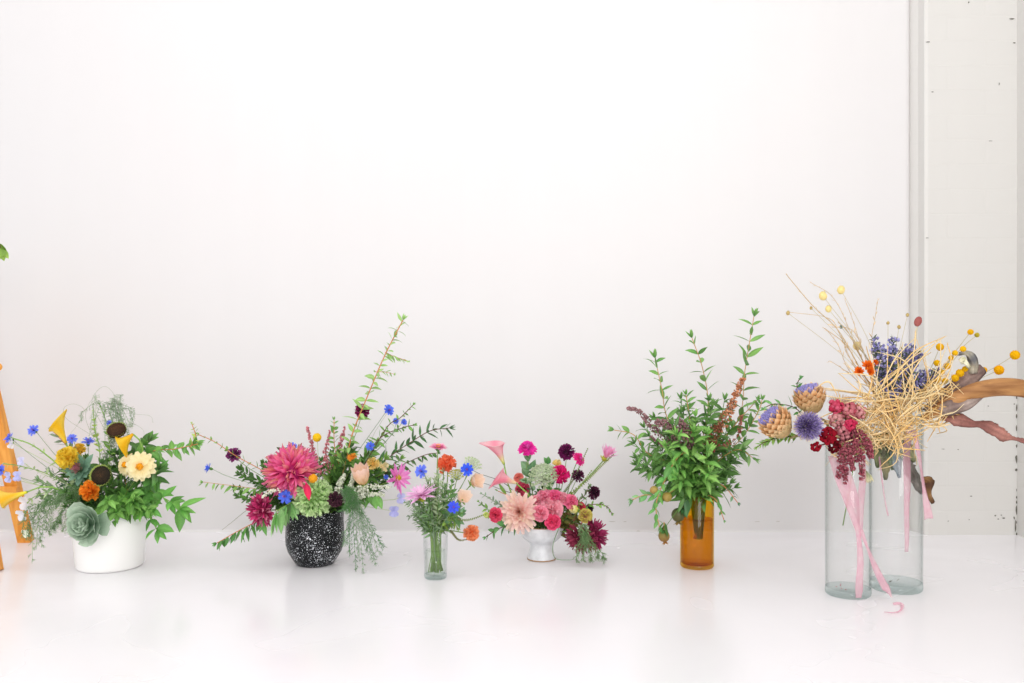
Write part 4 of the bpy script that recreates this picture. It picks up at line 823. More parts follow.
for a in [(551, 509, -.075, 10.8, (-.1, 1, .35), 'large pink spray rose in middle of footed bowl', 'f8b2c0', 'ec8ca2'), (553, 522, -.095, 7.4, (.1, 1, .2), 'deep rose pink spray rose at rim of footed bowl', 'e2507a', 'c83a66'),
          (540, 513.5, -.095, 7.5, (-.2, 1, .1), 'pink spray rose between blush dahlia and large rose', 'f59cb2', 'ea7e9a'), (545, 496, -.05, 8.5, (-.1, .8, .6), 'pink spray rose under green lace dome', 'f29cb4', 'e07c9c'),
          (555, 496, -.055, 7, (.1, .9, .5), 'rose pink spray rose right of the one under lace dome', 'e06a94', 'cc5482'), (563, 497.5, -.05, 6.5, (.2, .9, .6), 'pale pink spray rose half opened, near green spikes', 'f2a8b8', 'ea8ea8'),
          (571.5, 501.5, -.055, 7, (.3, 1, .3), 'pink spray rose furthest right of the rose cluster', 'ea7c9e', 'd4628a'), (494.5, 515, -.08, 7, (-.5, 1, .1), 'small raspberry rose left of blush dahlia', 'd8506e', 'b03058'),
          (536, 501, -.05, 6.5, (-.2, .9, .5), 'light pink spray rose above blush dahlia', 'f3a9b6', 'e07c94'), (522, 488, -.0, 7, (-.2, .9, .4), 'dusky red rose behind lower calla stem', 'b04058', '7d1c3c'), (518, 477, .02, 5, (-.3, .8, .5), 'salmon rosebud beside the lower calla', 'e58d80', 'cf6a68')]:
    rose(B4, *a, group='spray roses of footed bowl')
tulip(B4, 486.5, 515, -.07, 4.5, (-.6, .8, .5), 'small yellow green bud left of raspberry rose', 'b9c868', 'dbe0a0', 'rose_bud', None, ht=1.3)
tulip(B4, 574, 509, -.06, 6, (-.9, .5, .2), 'creamy green bud right of rose cluster', 'c6c25c', 'e8e4b0', 'rose_bud', None, ht=1.3)
rose(B4, 586, 516, -.05, 6.8, (.2, 1, .1), 'yellow green ranunculus tinged pink at right of footed bowl', 'b0a850', 'b8806c', name='ranunculus', num=20)
rose(B4, 581, 505, -.03, 5, (.2, .6, .8), 'tiny red bud above the yellow green ranunculus', 'b23a48', '8c1e34', name='rose_bud', num=10)
dahlia(B4, 598, 534, -.05, 17, (.8, .5, .25), 'burgundy dahlia hanging furthest right of footed bowl', '821c44', '7d1640', '9c3460', ball=True, num=90, wd=.2, e_out=.1, e_in=1.2, l_in=.6, group='hanging burgundy dahlias')
dahlia(B4, 579, 541, -.07, 18, (-.4, .6, -.5), 'burgundy dahlia hanging face down right of footed bowl', '78243f', '7d1640', '90384f', ball=True, num=90, wd=.2, e_out=.0, e_in=1.2, l_in=.6, group='hanging burgundy dahlias')
for i in range(5): frond(B4, [(582, 522, -.07), (586+rnd(-3, 3), 534, -.10), (578+i*6, 550+rnd(-4, 4), -.10), (576+i*7, 560+rnd(-5, 3), -.09)], 'ferny green tuft hanging over face down burgundy dahlia', 'fern tuft at footed bowl', lin(random.choice(['7da566', '92b47c'])), 7, r=.0004, nl=5)
tendril(B4, [(560, 525, -.04), (553, 545, -.05), (555, 558, -.05), (568, 560, -.05), (574, 559, -.05)], 'green tendril curling to floor beside foot of bowl', None, lin('8fae86'), .0011)
tendril(B4, [(535, 520, 0), (525, 500, 0), (500, 489, -.01), (478, 481, -.01)], 'dark wiry stem reaching left, upper of two under callas', 'wiry stems of footed bowl', lin('4f5a48'), .0009)
tendril(B4, [(535, 522, 0), (508, 486, 0), (478, 473, -.01), (466, 466, 0)], 'dark wiry stem reaching left, crossing lower calla', 'wiry stems of footed bowl', lin('4f5a48'), .0009)
branch(B4, [(535, 522, 0), (515, 500, -.02), (498, 491, -.03)], 'single curved green leaf on wiry stem below callas', name='leaf_stem', Ln=.032, Wd=.014, sp=.06, c0=G['mid'], c1=G['lite'], mode='alt', tipn=1, start=4)
branch(B4, [(520, 524, -.04), (500, 528, -.06), (486, 537, -.07)], 'little branch of pointed leaves drooping left of footed bowl', Ln=.026, Wd=.012, sp=.018, c0=lin('4a8a4c'), c1=lin('6fa25e'), stem=G['br'], droop=.8)
branch(B4, [(515, 515, 0), (492, 500, -.01), (482, 494, -.01)], 'small leaved twig left of blush dahlia, upper', Ln=.018, Wd=.009, sp=.014, c0=G['blue'], c1=G['grey'], stem=G['grey'])
branch(B4, [(515, 520, 0), (492, 512, -.01), (479, 502, -.01)], 'small leaved twig left of blush dahlia, beside peach buds', Ln=.018, Wd=.009, sp=.012, c0=G['mid'], c1=G['lite'], stem=G['grey'])
branch(B4, [(535, 510, .01), (530, 480, .01), (528, 460, .01)], 'round leaved eucalyptus stalk under standing magenta zinnia', Ln=.03, Wd=.018, sp=.022, c0=lin('6f9d72'), c1=lin('93bb8c'), stem=G['lite'], taper=1, ang=.8)
branch(B4, [(552, 505, .03), (550, 480, .03), (548, 464, .03)], 'round leaved eucalyptus stalk behind green lace dome', Ln=.026, Wd=.019, sp=.024, c0=lin('4f8a50'), c1=lin('6aa05c'), stem=G['lite'], taper=1)
branch(B4, [(565, 515, -.02), (590, 505, -.02), (606, 506, -.02), (612, 514, -.02)], 'thin sprig of tiny green leaves at far right of footed bowl', Ln=.014, Wd=.008, sp=.012, c0=G['mid'], c1=G['lite'], stem=G['br'])
branch(B4, [(565, 510, -.0), (582, 498, -.0), (590, 486, -.0)], 'small leafed sprig among green spikes', Ln=.018, Wd=.008, sp=.010, c0=G['mid'], c1=G['grey'], stem=G['br'])
filler(B4, 18, (550, 510), 34, 26, 'dark green leafy sprig packed in the footed bowl', 'dark filler sprigs in footed bowl', (-.04, .05), .024, .011, .012, c0=G['deep'], c1=G['mid'])
filler(B4, 6, (575, 512), 20, 10, 'reddish green sprig at right of footed bowl', 'reddish sprigs in footed bowl', (-.05, .0), .022, .010, .012, c0=lin('7a4a38'), c1=G['olive'])

# ================================================================ branches in the amber vase
g5 = lin('447f42'); g5b = lin('78ad60'); amb = dict(Ln=.041, Wd=.0125, droop=.5, stem=G['tan'], c0=lin('477e38'), c1=lin('82b05c'))
branch(B5, [(694, 470, 0), (668, 420, 0), (662, 390, 0), (655, 358, 0)], 'leafy branch rising to the upper left tip over amber vase', **{**amb, 'sp': .022, 'taper': .8})
branch(B5, [(697, 465, 0), (708, 410, 0), (703, 370, 0), (692, 338, 0)], 'leafy branch rising to the middle tip over amber vase', **{**amb, 'sp': .024, 'taper': .75})
branch(B5, [(700, 465, .01), (738, 420, .01), (745, 370, .01), (754, 316, .01)], 'tallest leafy branch over amber vase, leaning right', **{**amb, 'sp': .022, 'taper': .75})
branch(B5, [(690, 470, -.01), (650, 455, -.03), (634, 435, -.04), (614, 430, -.04)], 'leafy branch reaching furthest left of amber vase', **{**amb, 'Ln': .028, 'sp': .022, 'taper': .8})
branch(B5, [(692, 460, -.03), (680, 455, -.07), (665, 480, -.09), (656, 505, -.10), (660, 530, -.1)], 'tan stemmed branch arching down over left side of amber vase', Ln=.034, Wd=.013, sp=.017, c0=lin('4f9444'), c1=lin('86c068'), stem=G['tan'], r=.0017, droop=.8)
branch(B5, [(692, 480, -.02), (665, 495, -.06), (645, 495, -.07), (632, 500, -.08)], 'pale leafed branch hanging lowest left of amber vase', Ln=.03, Wd=.011, sp=.02, c0=lin('4f9050'), c1=lin('8fc080'), stem=G['tan'], start=3)
branch(B5, [(705, 475, 0), (735, 450, -.02), (755, 459, -.03)], 'leafy branch kinking right of amber vase', **{**amb, 'sp': .016, 'c1': lin('9cc27c')})
branch(B5, [(705, 470, .01), (740, 440, .0), (758, 412, .0), (762, 400, 0)], 'leafy branch toward the leftmost artichoke', **{**amb, 'sp': .02})
branch(B5, [(705, 465, .03), (735, 425, .02), (757, 400, .02)], 'leafy branch behind the rust coloured spray', **{**amb, 'sp': .02})
branch(B5, [(704, 485, -.02), (722, 485, -.05), (738, 503, -.06)], 'thin small leaved twig falling right of amber vase rim', Ln=.02, Wd=.007, sp=.028, c0=g5, c1=G['blue'], start=3)
branch(B5, [(704, 495, -.03), (716, 500, -.06), (724, 520, -.06)], 'thin twig with few leaves hanging down right side of amber vase', Ln=.02, Wd=.008, sp=.03, c0=g5, c1=g5b, start=3)
branch(B5, [(693, 450, -.02), (690, 420, -.03), (686, 395, -.03)], 'upright branch of bright leaves in centre above amber vase', **{**amb, 'sp': .018, 'mode': 'tri'})
filler(B5, 46, (694, 446), 64, 56, 'leafy green twig in dense middle above amber vase', 'dense leafy twigs over amber vase', (-.08, .09), .038, .0110, .018, c0=lin('3c6634'), c1=lin('75a254'), droop=.7)
filler(B5, 9, (688, 450), 46, 36, 'fresh light green twig at front above amber vase', 'light green twigs over amber vase', (-.11, -.04), .040, .012, .02, c0=lin('569440'), c1=lin('98c668'), droop=.7)
for pts, lab, w, n in [([(680, 450, -.02), (655, 430, -.03), (640, 412, -.04), (627, 408, -.04)], 'mauve plume pointing furthest left over amber vase', 4.5, 240), ([(685, 450, -.03), (680, 435, -.06), (668, 425, -.07), (655, 422, -.07)], 'thick mauve plume in front of leaves over amber vase', 9, 330), ([(682, 455, -.02), (665, 446, -.04), (650, 436, -.04)], 'mauve plume, short, below the left pointing one', 4, 130), ([(690, 450, -.04), (685, 430, -.06), (678, 418, -.06)], 'mauve plume at back of the thick one', 7, 200)]:
    plume(B5, pts, lab, '8e6467', w, 'mauve_plume', 'mauve plumes over amber vase', n, .95, c2='aa8486', tip=.35)
for pts, lab, w, n, c, c2 in [([(705, 450, -.02), (726, 418, -.04), (734, 400, -.04), (743, 378, -.03)], 'rust orange berry spray beside tallest branch', 8, 420, 'b4704e', 'dca27e'), ([(705, 455, -.03), (715, 435, -.06), (722, 418, -.06)], 'dull brown berry spray in the leaves right of centre', 7, 130, '7c4638', 'a06a50'), ([(705, 455, -.03), (735, 440, -.04), (742, 415, -.04)], 'thin brownish pink berry spray near the kinking branch', 4, 80, '96544a', 'b8786a')]:
    plume(B5, pts, lab, c, w, 'berry_spray', 'berry sprays over amber vase', n, 1.0, c2=c2, tip=.3, cat='berries')
def fruit(bq, px, py, dd, R, fc, label, colr, c2, crown=True):
    c = bq.P(px, py, dd); R *= bq.k; f = face(*fc)
    pts = [bq.mouth+V((-.02, -.01, 0)), lerp(bq.mouth, c-f*R, .5)+V((0, -.04, .04)), c-f*R]; pts = cr(pts, 6)
    root = thing('small_pomegranate', label, 'fruit', 'small fruits over amber vase', pts[0]); stempart(root, pts, .0009, G['mid'])
    mb = MB(); mb.blob(c, R, lin(c2), f, 1.05, 14, 10, .02, lin(colr)); put(root, 'fruit_body', mb, 'leaf')
    if crown:
        mb = MB(); uv = frame(f)
        for i in range(6): mb.petal(c+f*R*.85, f, i*1.047, R*.15, R*.9, R*.4, 1.1, .6, lin(c2), lin('9a7a3c'), 'point', .1, 3, 0, 0, uv)
        put(root, 'crown', mb, 'leaf')
fruit(B5, 664, 536, -.10, 5.5, (.15, .1, -1), 'small pomegranate hanging lowest left of amber vase', '7f8a40', 'a06a3c')
fruit(B5, 678, 515, -.06, 6.5, (0, .1, -1), 'dark green pomegranate against upper left side of amber vase', '4e5f34', '6a6038')
fruit(B5, 667, 497, -.09, 4.8, (-.8, .5, -.2), 'yellowish fruit at base of the leaves left of amber vase', 'a8a04c', 'a98a48', False)
fruit(B5, 654, 490, -.09, 4, (-.8, .5, 0), 'small ochre fruit furthest left at base of leaves', 'b0a858', 'b08e4c', False)
branch(B5, [(664, 522, -.1), (664, 530, -.11)], 'dark leaves clasping the lowest hanging pomegranate', Ln=.026, Wd=.012, sp=.008, c0=G['deep'], c1=G['mid'], enter=False, start=0, hang=.6)
branch(B5, [(684, 495, -.06), (683, 508, -.07)], 'dark leaves beside upper left edge of amber vase', Ln=.04, Wd=.018, sp=.010, c0=G['deep'], c1=g5, enter=False, hang=.8)

# ================================================================ dried flowers on the tall cylinders
tan = lin('e3c795')
def artichoke(px, py, dd, R, fc, label, tuft=True, brushcol='aaa2dc', open_=0):
    c = B6.P(px, py, dd); R *= B6.k; f = face(*fc); s = B6.P(838, 432, 0)
    pts = cr([s+V((0, 0, -.03)), lerp(s, c-f*R, .5)+V((0, .01, .005)), c-f*R], 6)
    root = thing('dried_artichoke', label, 'flower', 'dried artichoke heads', pts[0]); stempart(root, pts, .003, lin('a89a6a'))
    uv = frame(f); mb = MB(); mb.blob(c, R*.72, lin('b59a6c'), f, 1.05, 14, 10)
    n = 90
    for i in range(n):
        q = i/n; th = lerp(2.75, .55, q); a = i*2.39996; o = (uv[0]*math.cos(a)+uv[1]*math.sin(a)); p = c+(o*math.sin(th)+f*math.cos(th))*R*.66
        d = (o*math.sin(th)*.75+f*.8).normalized(); cc = lerp(lin('a3a572'), lin('caa072'), min(1, q*1.5))*rnd(.7, 1.25); mb.leaf(p, d, (o*math.sin(th)+f*math.cos(th)), R*.62, R*.5, cc, lin('ecc89a')*rnd(.75, 1.15), -.2, .1, 4)
    put(root, 'scales', mb, 'dry')
    if tuft:
        mb = MB()
        for i in range(240):
            rr = math.sqrt(i/240)*.62; a = i*2.39996; o = (uv[0]*math.cos(a)+uv[1]*math.sin(a)); p = c+f*R*.35+o*R*rr*.8; e = p+(f+o*rr*.5+V((rnd(-.1, .1), rnd(-.1, .1), rnd(-.1, .1))))  .normalized()*R*.68
            cc = lin(brushcol)*rnd(.75, 1.2); mb.tube([p, e], R*.03, cc*.7, cc, 3)
        put(root, 'tuft', mb, 'fuzz', 'soft purple tuft')
artichoke(779, 426, -.02, 17, (-.75, .1, .75), 'dried tan artichoke with mauve tuft, leftmost')
artichoke(811, 402, .01, 16.5, (-.35, .1, 1), 'dried tan artichoke with mauve tuft, upper one')
def thistle(px, py, dd, R, fc, label):
    c = B6.P(px, py, dd); R *= B6.k; f = face(*fc); s = B6.P(838, 436, 0); pts = cr([s+V((0, 0, -.03)), lerp(s, c-f*R, .5), c-f*R*.8], 6)
    root = thing('thistle', label, 'flower', None, pts[0]); stempart(root, pts, .0025, lin('a89a6a')); uv = frame(f)
    mb = MB(); mb.rosette(c-f*R*.7, f, R*1.35, 90, .45, 1.1, .8, .2, lin('dcc69c'), lin('e9dcc0'), lin('f3ead6'), 'point', .1, .1, .1, .4); put(root, 'bracts', mb, 'dry')
    mb = MB()
    for i in range(420):
        rr = math.sqrt(i/420); a = i*2.39996; o = (uv[0]*math.cos(a)+uv[1]*math.sin(a)); p = c-f*R*.2+o*R*rr*.6; e = p+(f+o*rr*.9+V((rnd(-.12, .12), rnd(-.12, .12), rnd(-.12, .12)))).normalized()*R*lerp(.55, .75, rr)
        cc = lerp(lin('6a5290'), lin('a898cc'), rr)*rnd(.7, 1.2); mb.tube([p, e], R*.028, cc*.6, cc, 3)
    put(root, 'tuft', mb, 'fuzz', 'violet brush')
thistle(808, 426, -.07, 13, (-.15, 1, .1), 'violet thistle brush with cream bracts facing out between artichokes')
def frombunch(name, label, cat, group, pts, r, col, anchor=None):
    root = thing(name, label, cat, group, pts[0]); stempart(root, pts, r, col); return root
def comb(px, py, dd, R, fc, label, colr, tipc, num=20, sz=.26, group='red cockscomb heads'):
    c = B6.P(px, py, dd); R *= B6.k; f = face(*fc); s = B6.P(846, 440, 0); pts = cr([s, lerp(s, c, .6)+V((0, .01, 0)), c], 5)
    root = frombunch('cockscomb', label, 'flower', group, pts, .002, lin('8a5a4a')); mb = MB()
    for i in range(num):
        z = 1-1.6*(i+.5)/num; a = i*2.39996; q = math.sqrt(max(0, 1-z*z)); u, v, _ = frame(f); d = (u*math.cos(a)+v*math.sin(a))*q+f*z
        mb.blob(c+d*R*rnd(.5, .85), R*sz*rnd(.7, 1.2), lerp(lin(colr), lin(tipc), rnd(0, 1)), d, .8, 9, 6, .12)
    put(root, 'crest', mb, 'fuzz')
comb(828, 436, -.07, 9.5, (-.4, 1, .1), 'deep red knobbly cockscomb nearest the violet thistle', '700c1c', 'a81a2c', 34)
comb(816, 447, -.07, 5.5, (-.6, 1, -.2), 'small deep red cockscomb hanging lowest left', '7a0c1c', '9c1626', 16, .34)
comb(834, 447, -.06, 7, (0, 1, -.2), 'blackish red cockscomb below the knobbly red one', '4a0c14', '74101e', 22)
comb(836, 407, -.04, 8, (-.2, 1, .5), 'pinkish red cockscomb at top left of straw', 'b42a48', 'd0607a', 22, .3)
comb(848, 410, -.04, 9, (.1, 1, .5), 'rosy cockscomb near top under crossing straw', 'ab3c50', 'd08a8e', 22, .28)
comb(850, 425, -.06, 7, (.2, 1, .2), 'raspberry cockscomb in middle under straw', 'b01c44', 'd24868', 20, .3)
comb(858, 412, -.03, 9, (.2, 1, .5), 'dusty rose cockscomb at top right beside straw', 'b8626c', 'dca4a4', 24, .26)
comb(843, 430, -.05, 9, (.1, 1, .1), 'mauve pink cockscomb in the heart of the red cluster', 'a85c68', 'cf8c90', 24, .26)
comb(836, 420, -.05, 8, (-.1, 1, .2), 'dusty pink cockscomb above the knobbly red one', 'b06a70', 'cc9694', 22, .28)
for i, (x0, y0, x1, y1, lab) in enumerate([(843, 440, 838, 478, 'leftmost'), (848, 440, 846, 484, 'second from left'), (854, 440, 853, 470, 'middle'), (860, 438, 862, 480, 'second from right, longest'), (866, 440, 871, 458, 'rightmost, shortest'), (850, 425, 857, 462, 'thickest, in front')]):
    plume(B6, [(850, 428, -.02), (x0, y0, -.05), ((x0+x1)/2+rnd(-3, 3), (y0+y1)/2, -.06), (x1, y1, -.055)], 'drooping dusty red amaranth tassel, '+lab, '8a3e4c', 5.4, 'amaranth_tassel', 'drooping amaranth tassels', 230, 1.1, c2='b0666f', enter=False, tip=.45)
def prot(px, py, dd, label):
    c = B6.P(px, py, dd); R = 26*B6.k; f = face(.1, .6, .9); root = thing('dried_seed_head', label, 'flower', None, c-f*R); mb = MB(); mb.blob(c, R*.55, lin('b9987c'), f, .45, 16, 8, .03)
    for i in range(160):
        a = i*2.39996; rr = math.sqrt(i/160); u, v, _ = frame(f); o = u*math.cos(a)+v*math.sin(a); p = c+o*R*.5*rr; mb.tube([p, p+(f+o*rr).normalized()*R*.35], .0005, lin('9c7c66'), lin('d6bfa4'), 3)
    put(root, 'dome', mb, 'dry')
prot(845, 410, .01, 'soft brownish dried dome behind the rosy cockscombs')
# straw tangle
mb = MB(); cA = B7.P(884, 420, -.03); random.seed(11)
def strip(mb, a, b, w, bow, col):
    mid = lerp(a, b, .5)+bow; pts = cr([a, mid, b], 4); mb.tube(pts, lambda t: w*(.35+.65*math.sin(math.pi*min(1, .1+t*.85))), col, col*1.08, 4)
sr = thing('straw_bundle', 'tangled bundle of pale golden straw crossing over both tall cylinders', 'dried grass', None, B7.P(888, 440, 0))
sr2 = []
for i in range(330):
    t = rnd(0, 1); ax = lerp(838, 948, t) if i % 3 else rnd(862, 915); ay = lerp(436, 396, t)+rnd(-20, 24)
    a = B7.P(ax, ay, rnd(-.10, .03)); an = rnd(0, 6.283); ln = rnd(14, 46)*B7.k
    d = V((math.cos(an), rnd(-.5, .5), math.sin(an)*.9)).normalized(); strip(mb, a-d*ln*.5, a+d*ln*.5, rnd(.0009, .0019), V((rnd(-1, 1), rnd(-1, 0), rnd(-1, 1)))*.011, lerp(lin('deb672'), lin('fae8bc'), rnd(0, 1)))
so = put(sr, 'straw_tangle', mb, 'dry', 'dense knot of straw'); so['kind'] = 'stuff'
mb = MB(); hub = B7.P(888, 425, -.09)
for x, y in [(855, 384), (868, 345), (878, 350), (889, 345), (898, 360), (905, 345), (918, 337), (921, 345), (930, 352), (938, 318+20), (944, 372), (952, 355), (956, 396), (958, 385), (935, 405), (950, 372), (828, 432), (822, 420), (812, 421), (836, 402), (840, 390), (846, 448), (935, 432), (928, 448), (915, 455), (905, 452), (925, 425), (960, 390), (860, 452), (875, 456), (812, 392), (838, 376), (846, 362), (918, 330), (945, 335), (950, 345), (805, 387), (893, 458), (880, 470)]:
    for k in range(2):
        e = B7.P(x+rnd(-3, 3), y+rnd(-3, 3), rnd(-.09, .0)); s = lerp(B7.P(rnd(850, 935), rnd(395, 445), rnd(-.10, -.04)), e, rnd(-.1, .35)); strip(mb, s, e, rnd(.0010, .0018), V((rnd(-1, 1), -.5, rnd(-1, 1)))*.03, lerp(lin('e3bd78'), lin('f6e2b2'), rnd(0, 1)))
so = put(sr, 'long_straws', mb, 'dry', 'longer straws fanning out'); so['kind'] = 'stuff'
# statice
random.seed(21)
for i, (x, y, lab) in enumerate([(872, 337, 'leftmost'), (880, 345, 'second from left'), (893, 338, 'tallest'), (888, 362, 'low in the front'), (903, 350, 'in the middle'), (912, 345, 'second from right at top'), (918, 352, 'rightmost at top'), (925, 372, 'lower right'), (937, 370, 'furthest right'), (878, 366, 'lower left'), (900, 372, 'deep in the middle')]):
    e = (x, y, rnd(-.06, .0)); m = (lerp(x, 892, .6), lerp(y, 405, .6), -.04)
    root = plume(B7, [(890, 412, -.02), m, e], 'violet blue dried statice stalk above the straw, '+lab, '6e6ba2', 5.5, 'statice', 'dried violet statice', 150, 1.6, c2='acaad6', enter=False, tip=.9)
    mb = MB(); leaves_on(mb, cr([B7.P(890, 412, -.02), B7.P(*m), B7.P(*e)], 6)[2:], .02, .006, .008, lin('3f4a3a'), lin('6c7a60'), mode='tri', tipn=0); put(root, 'calyces', mb, 'dry')
for a in [(868, 365, -.07, 7, (-.2, 1, .5), 'burnt orange strawflower, upper one left of statice', 'b9500f', 'e8862c'), (859, 371, -.07, 5.5, (-.6, 1, .1), 'burnt orange strawflower, left lower one', 'b5480c', 'e07a20'), (871, 371, -.08, 5.5, (.2, 1, .1), 'burnt orange strawflower, right lower one beside statice', 'bb540f', 'e58426'), (876, 362, -.05, 4, (.3, 1, .4), 'tiny burnt orange strawflower touching statice', 'b9500f', 'e8862c')]:
    c = B7.P(*a[:3]); f = face(*a[4]); p = cr([B7.P(885, 410, -.03), B7.P(874, 388, -.05), c-f*.008], 5)
    root = frombunch('strawflower', a[5], 'flower', 'orange strawflowers', p, .001, lin('c9a368')); mb = MB(); mb.rosette(c-f*a[3]*B7.k*.4, f, a[3]*B7.k, 46, .2, 1.45, .7, .34, lin(a[6]), lin(a[6])*.9, lin(a[7]), 'round', .15, .35, .12, .1, .1); put(root, 'petals', mb, 'petal')
def tall(x, y, dd, R, label, colr, mid, name='billy_button', group='yellow billy buttons', start_=(905, 408, 0), fuzz=60, scol='b9ad7c', cat=None):
    P = cr([B7.P(*start_), B7.P(*mid), B7.P(x, y, dd)], 6); c = P[-1]; root = frombunch(name, label, 'flower', group, P, .0007, lin(scol)); mb = MB(); R *= B7.k; col = lin(colr)
    if name == 'billy_button' or name == 'yellow_yarrow':
        mb.blob(c, R*.92, col, None, 1, 14, 9)
        for i in range(fuzz):
            z = 1-2*(i+.5)/fuzz; an = i*2.39996; q = math.sqrt(1-z*z); d = V((q*math.cos(an), q*math.sin(an), z)); mb.blob(c+d*R*.9, R*.14, col*rnd(.8, 1.15), d, .8, 5, 3)
        put(root, 'flower_ball', mb, 'fuzz')
    elif name == 'poppy_pod':
        mb.blob(c, R, lin('8e4a48'), V((.35, 0, 1)), 1.45, 12, 8, 0, col)
        for k in range(6): mb.petal(c+V((.005, 0, R*1.2)), V((.3, 0, 1)), k*1.05, 0, R*.4, R*.3, -.1, -.2, lin('a86a60'), lin('c08a78'))
        put(root, 'seed_pod', mb, 'dry')
    else:
        mb.blob(c, R, col, V((rnd(-.5, .5), 0, 1)), 1.1, 10, 7, .05, col*1.2)
        for k in range(7): mb.petal(c, V((.1, 0, 1)), k*.9, R*.2, R*1.3, R*.8, .5, 1.9, col*1.1, col*.8, 'point', .2, 4)
        put(root, 'seed_pod', mb, 'dry')
    return root
yb = [(1015, 355, -.02, 4.9, 'yellow billy button, furthest right', (980, 375, 0), 'eeb812'), (999, 370, -.03, 4.9, 'yellow billy button, just above the curved husk', (965, 385, 0), 'eeb010'), (970.5, 332, 0, 3.1, 'yellow billy button, highest', (955, 352, 0), 'e9b517'), (977, 335, 0, 2.5, 'greenish billy button right of the highest', (958, 352, 0), 'b9a93c'), (940, 347, 0, 4, 'yellow billy button above left of the wilted leaf', (930, 370, 0), 'f0bd1c'),
      (984, 370, 0, 3.2, 'yellow billy button peeping behind brown leaf', (960, 385, 0), 'eab41a')]
for x, y, dd, R, lab, mid, c in yb: tall(x, y, dd, R, lab, c, mid, start_=(915, 402, 0))
for x, y, R, lab in [(963, 349, 3.2, 'topmost of the flat clusters'), (955, 353, 3, 'just left of the topmost flat cluster'), (937, 363, 3.4, 'leftmost, beside statice'), (947, 366, 3.6, 'above the brown leaf base'), (960, 373, 4.2, 'large, against the brown leaf'), (955, 378, 4, 'low, against the brown leaf'), (938, 380, 3.6, 'lower left among straw'), (945, 381, 3.2, 'lower middle among straw'), (936, 386, 3.2, 'lowest among straw'), (951, 358, 2.8, 'small, at the upper middle'), (965, 369, 3, 'small, right of the large one'), (942, 372, 2.8, 'small, in middle of straw')]:
    tall(x, y, rnd(-.05, -.01), R, 'yellow yarrow tuft, '+lab, 'efbf1c', (lerp(x, 920, .5), lerp(y, 400, .5), -.02), 'yellow_yarrow', 'yellow yarrow tufts', (915, 405, 0), 40)
tall(918, 321.5, -.02, 3.6, 'reddish brown poppy pod standing over statice', 'b26a64', (914, 350, 0), 'poppy_pod', None, (900, 400, 0), scol='e0cfa0')
for x, y, R, lab in [(899, 327, 1.8, 'highest, over statice'), (907.5, 315, 1.7, 'topmost of all'), (888, 323, 1.6, 'left of the other two over statice'), (841, 290, 3.9, 'pale papery, topmost on grass stems'), (823, 296, 4.1, 'pale papery, upper left'), (828.5, 309, 3.2, 'pale papery, below the upper left one'), (857, 346, 4, 'pale papery, near the orange strawflowers'), (788, 313, 2, 'small brown, furthest left'), (811, 308, 1.5, 'small brown, inner left'), (841, 327, 1.6, 'small bluish, in the grass')]:
    big = R > 3; mid = (lerp(x, 888, .5)+(6 if x < 860 else 0), lerp(y, 400, .5), -.01)
    tall(x, y, rnd(-.02, .02), R, 'dried seed head, '+lab, 'dcc98a' if big else ('6a7a70' if x == 841 else 'b09a64'), mid, 'seed_head', 'dried seed heads', (888, 402, 0), scol='c8bd9a')
for i, p in enumerate([[(880, 400), (858, 365), (838, 330), (812, 305), (786, 274)], [(880, 402), (855, 368), (840, 335), (828, 318), (788, 312)], [(878, 402), (850, 372), (838, 345), (826, 329)], [(882, 400), (862, 360), (848, 332), (838, 322)], [(884, 400), (866, 360), (852, 318), (845, 300)], [(882, 400), (858, 350), (835, 300), (810, 282)], [(876, 400), (852, 376), (832, 362), (828, 362)], [(878, 400), (860, 372), (846, 352), (845, 340)], [(888, 400), (872, 350), (876, 312), (878, 300)], [(884, 400), (864, 352), (852, 330), (832, 327)], [(880, 402), (862, 372), (846, 345), (824, 328)]]):
    lab = ['longest, reaching the upper left', 'bending level to the far left', 'short, with tan buds', 'thick, inner', 'upright, under the topmost papery pod', 'arching thinly over the papery pods', 'lowest, pointing left', 'short and steep', 'upright, left of statice', 'forked, in middle', 'buddy, below the long ones'][i]
    P = cr([B7.P(x, y, .005*(i % 4)-.01) for x, y in p], 6); root = frombunch('dried_grass_stem', 'thin tan dried grass stem, '+lab, 'dried grass', 'dried grass stems', P, .0007 if i not in (0, 3, 10) else .0011, lin('cbb085'))
    mb = MB(); leaves_on(mb, P[6:], .012, .0022, .014, lin('c9a97a'), lin('e2caa0'), mode='alt', ang=.4, tipn=1); put(root, 'husks', mb, 'dry')
# the curved husk and its brown leaves
def limb(name, label, pts, rad, mat, flat=.75, cat='dried pod', parent=None, col=WHITE, sides=18, groove=.1):
    P = cr(pts, 8); root = thing(name, label, cat, None, P[0]); mb = MB(); n = len(P); rows = []
    for i, p in enumerate(P):
        d = (P[min(i+1, n-1)]-P[max(i-1, 0)]).normalized(); t = i/(n-1); sd = V((0, -1, 0)); sd = (sd-d*sd.dot(d)).normalized(); up = d.cross(sd)
        x = t*(len(rad)-1); k = min(int(x), len(rad)-2); r = lerp(rad[k], rad[k+1], x-k)*B7.k
        rows.append([p+(sd*math.cos(a)*flat+up*math.sin(a))*r*(1+groove*math.sin(3*a+t*4)*.5-groove*(abs(a-4.4) < .35)) for a in [2*math.pi*q/sides for q in range(sides)]])
    mb.grid(rows, [col]*n, True); o = len(mb.v)-sides*n; mb.f.append(tuple(o+q for q in range(sides))); mb.f.append(tuple(o+(n-1)*sides+q for q in reversed(range(sides)))); return root, mb
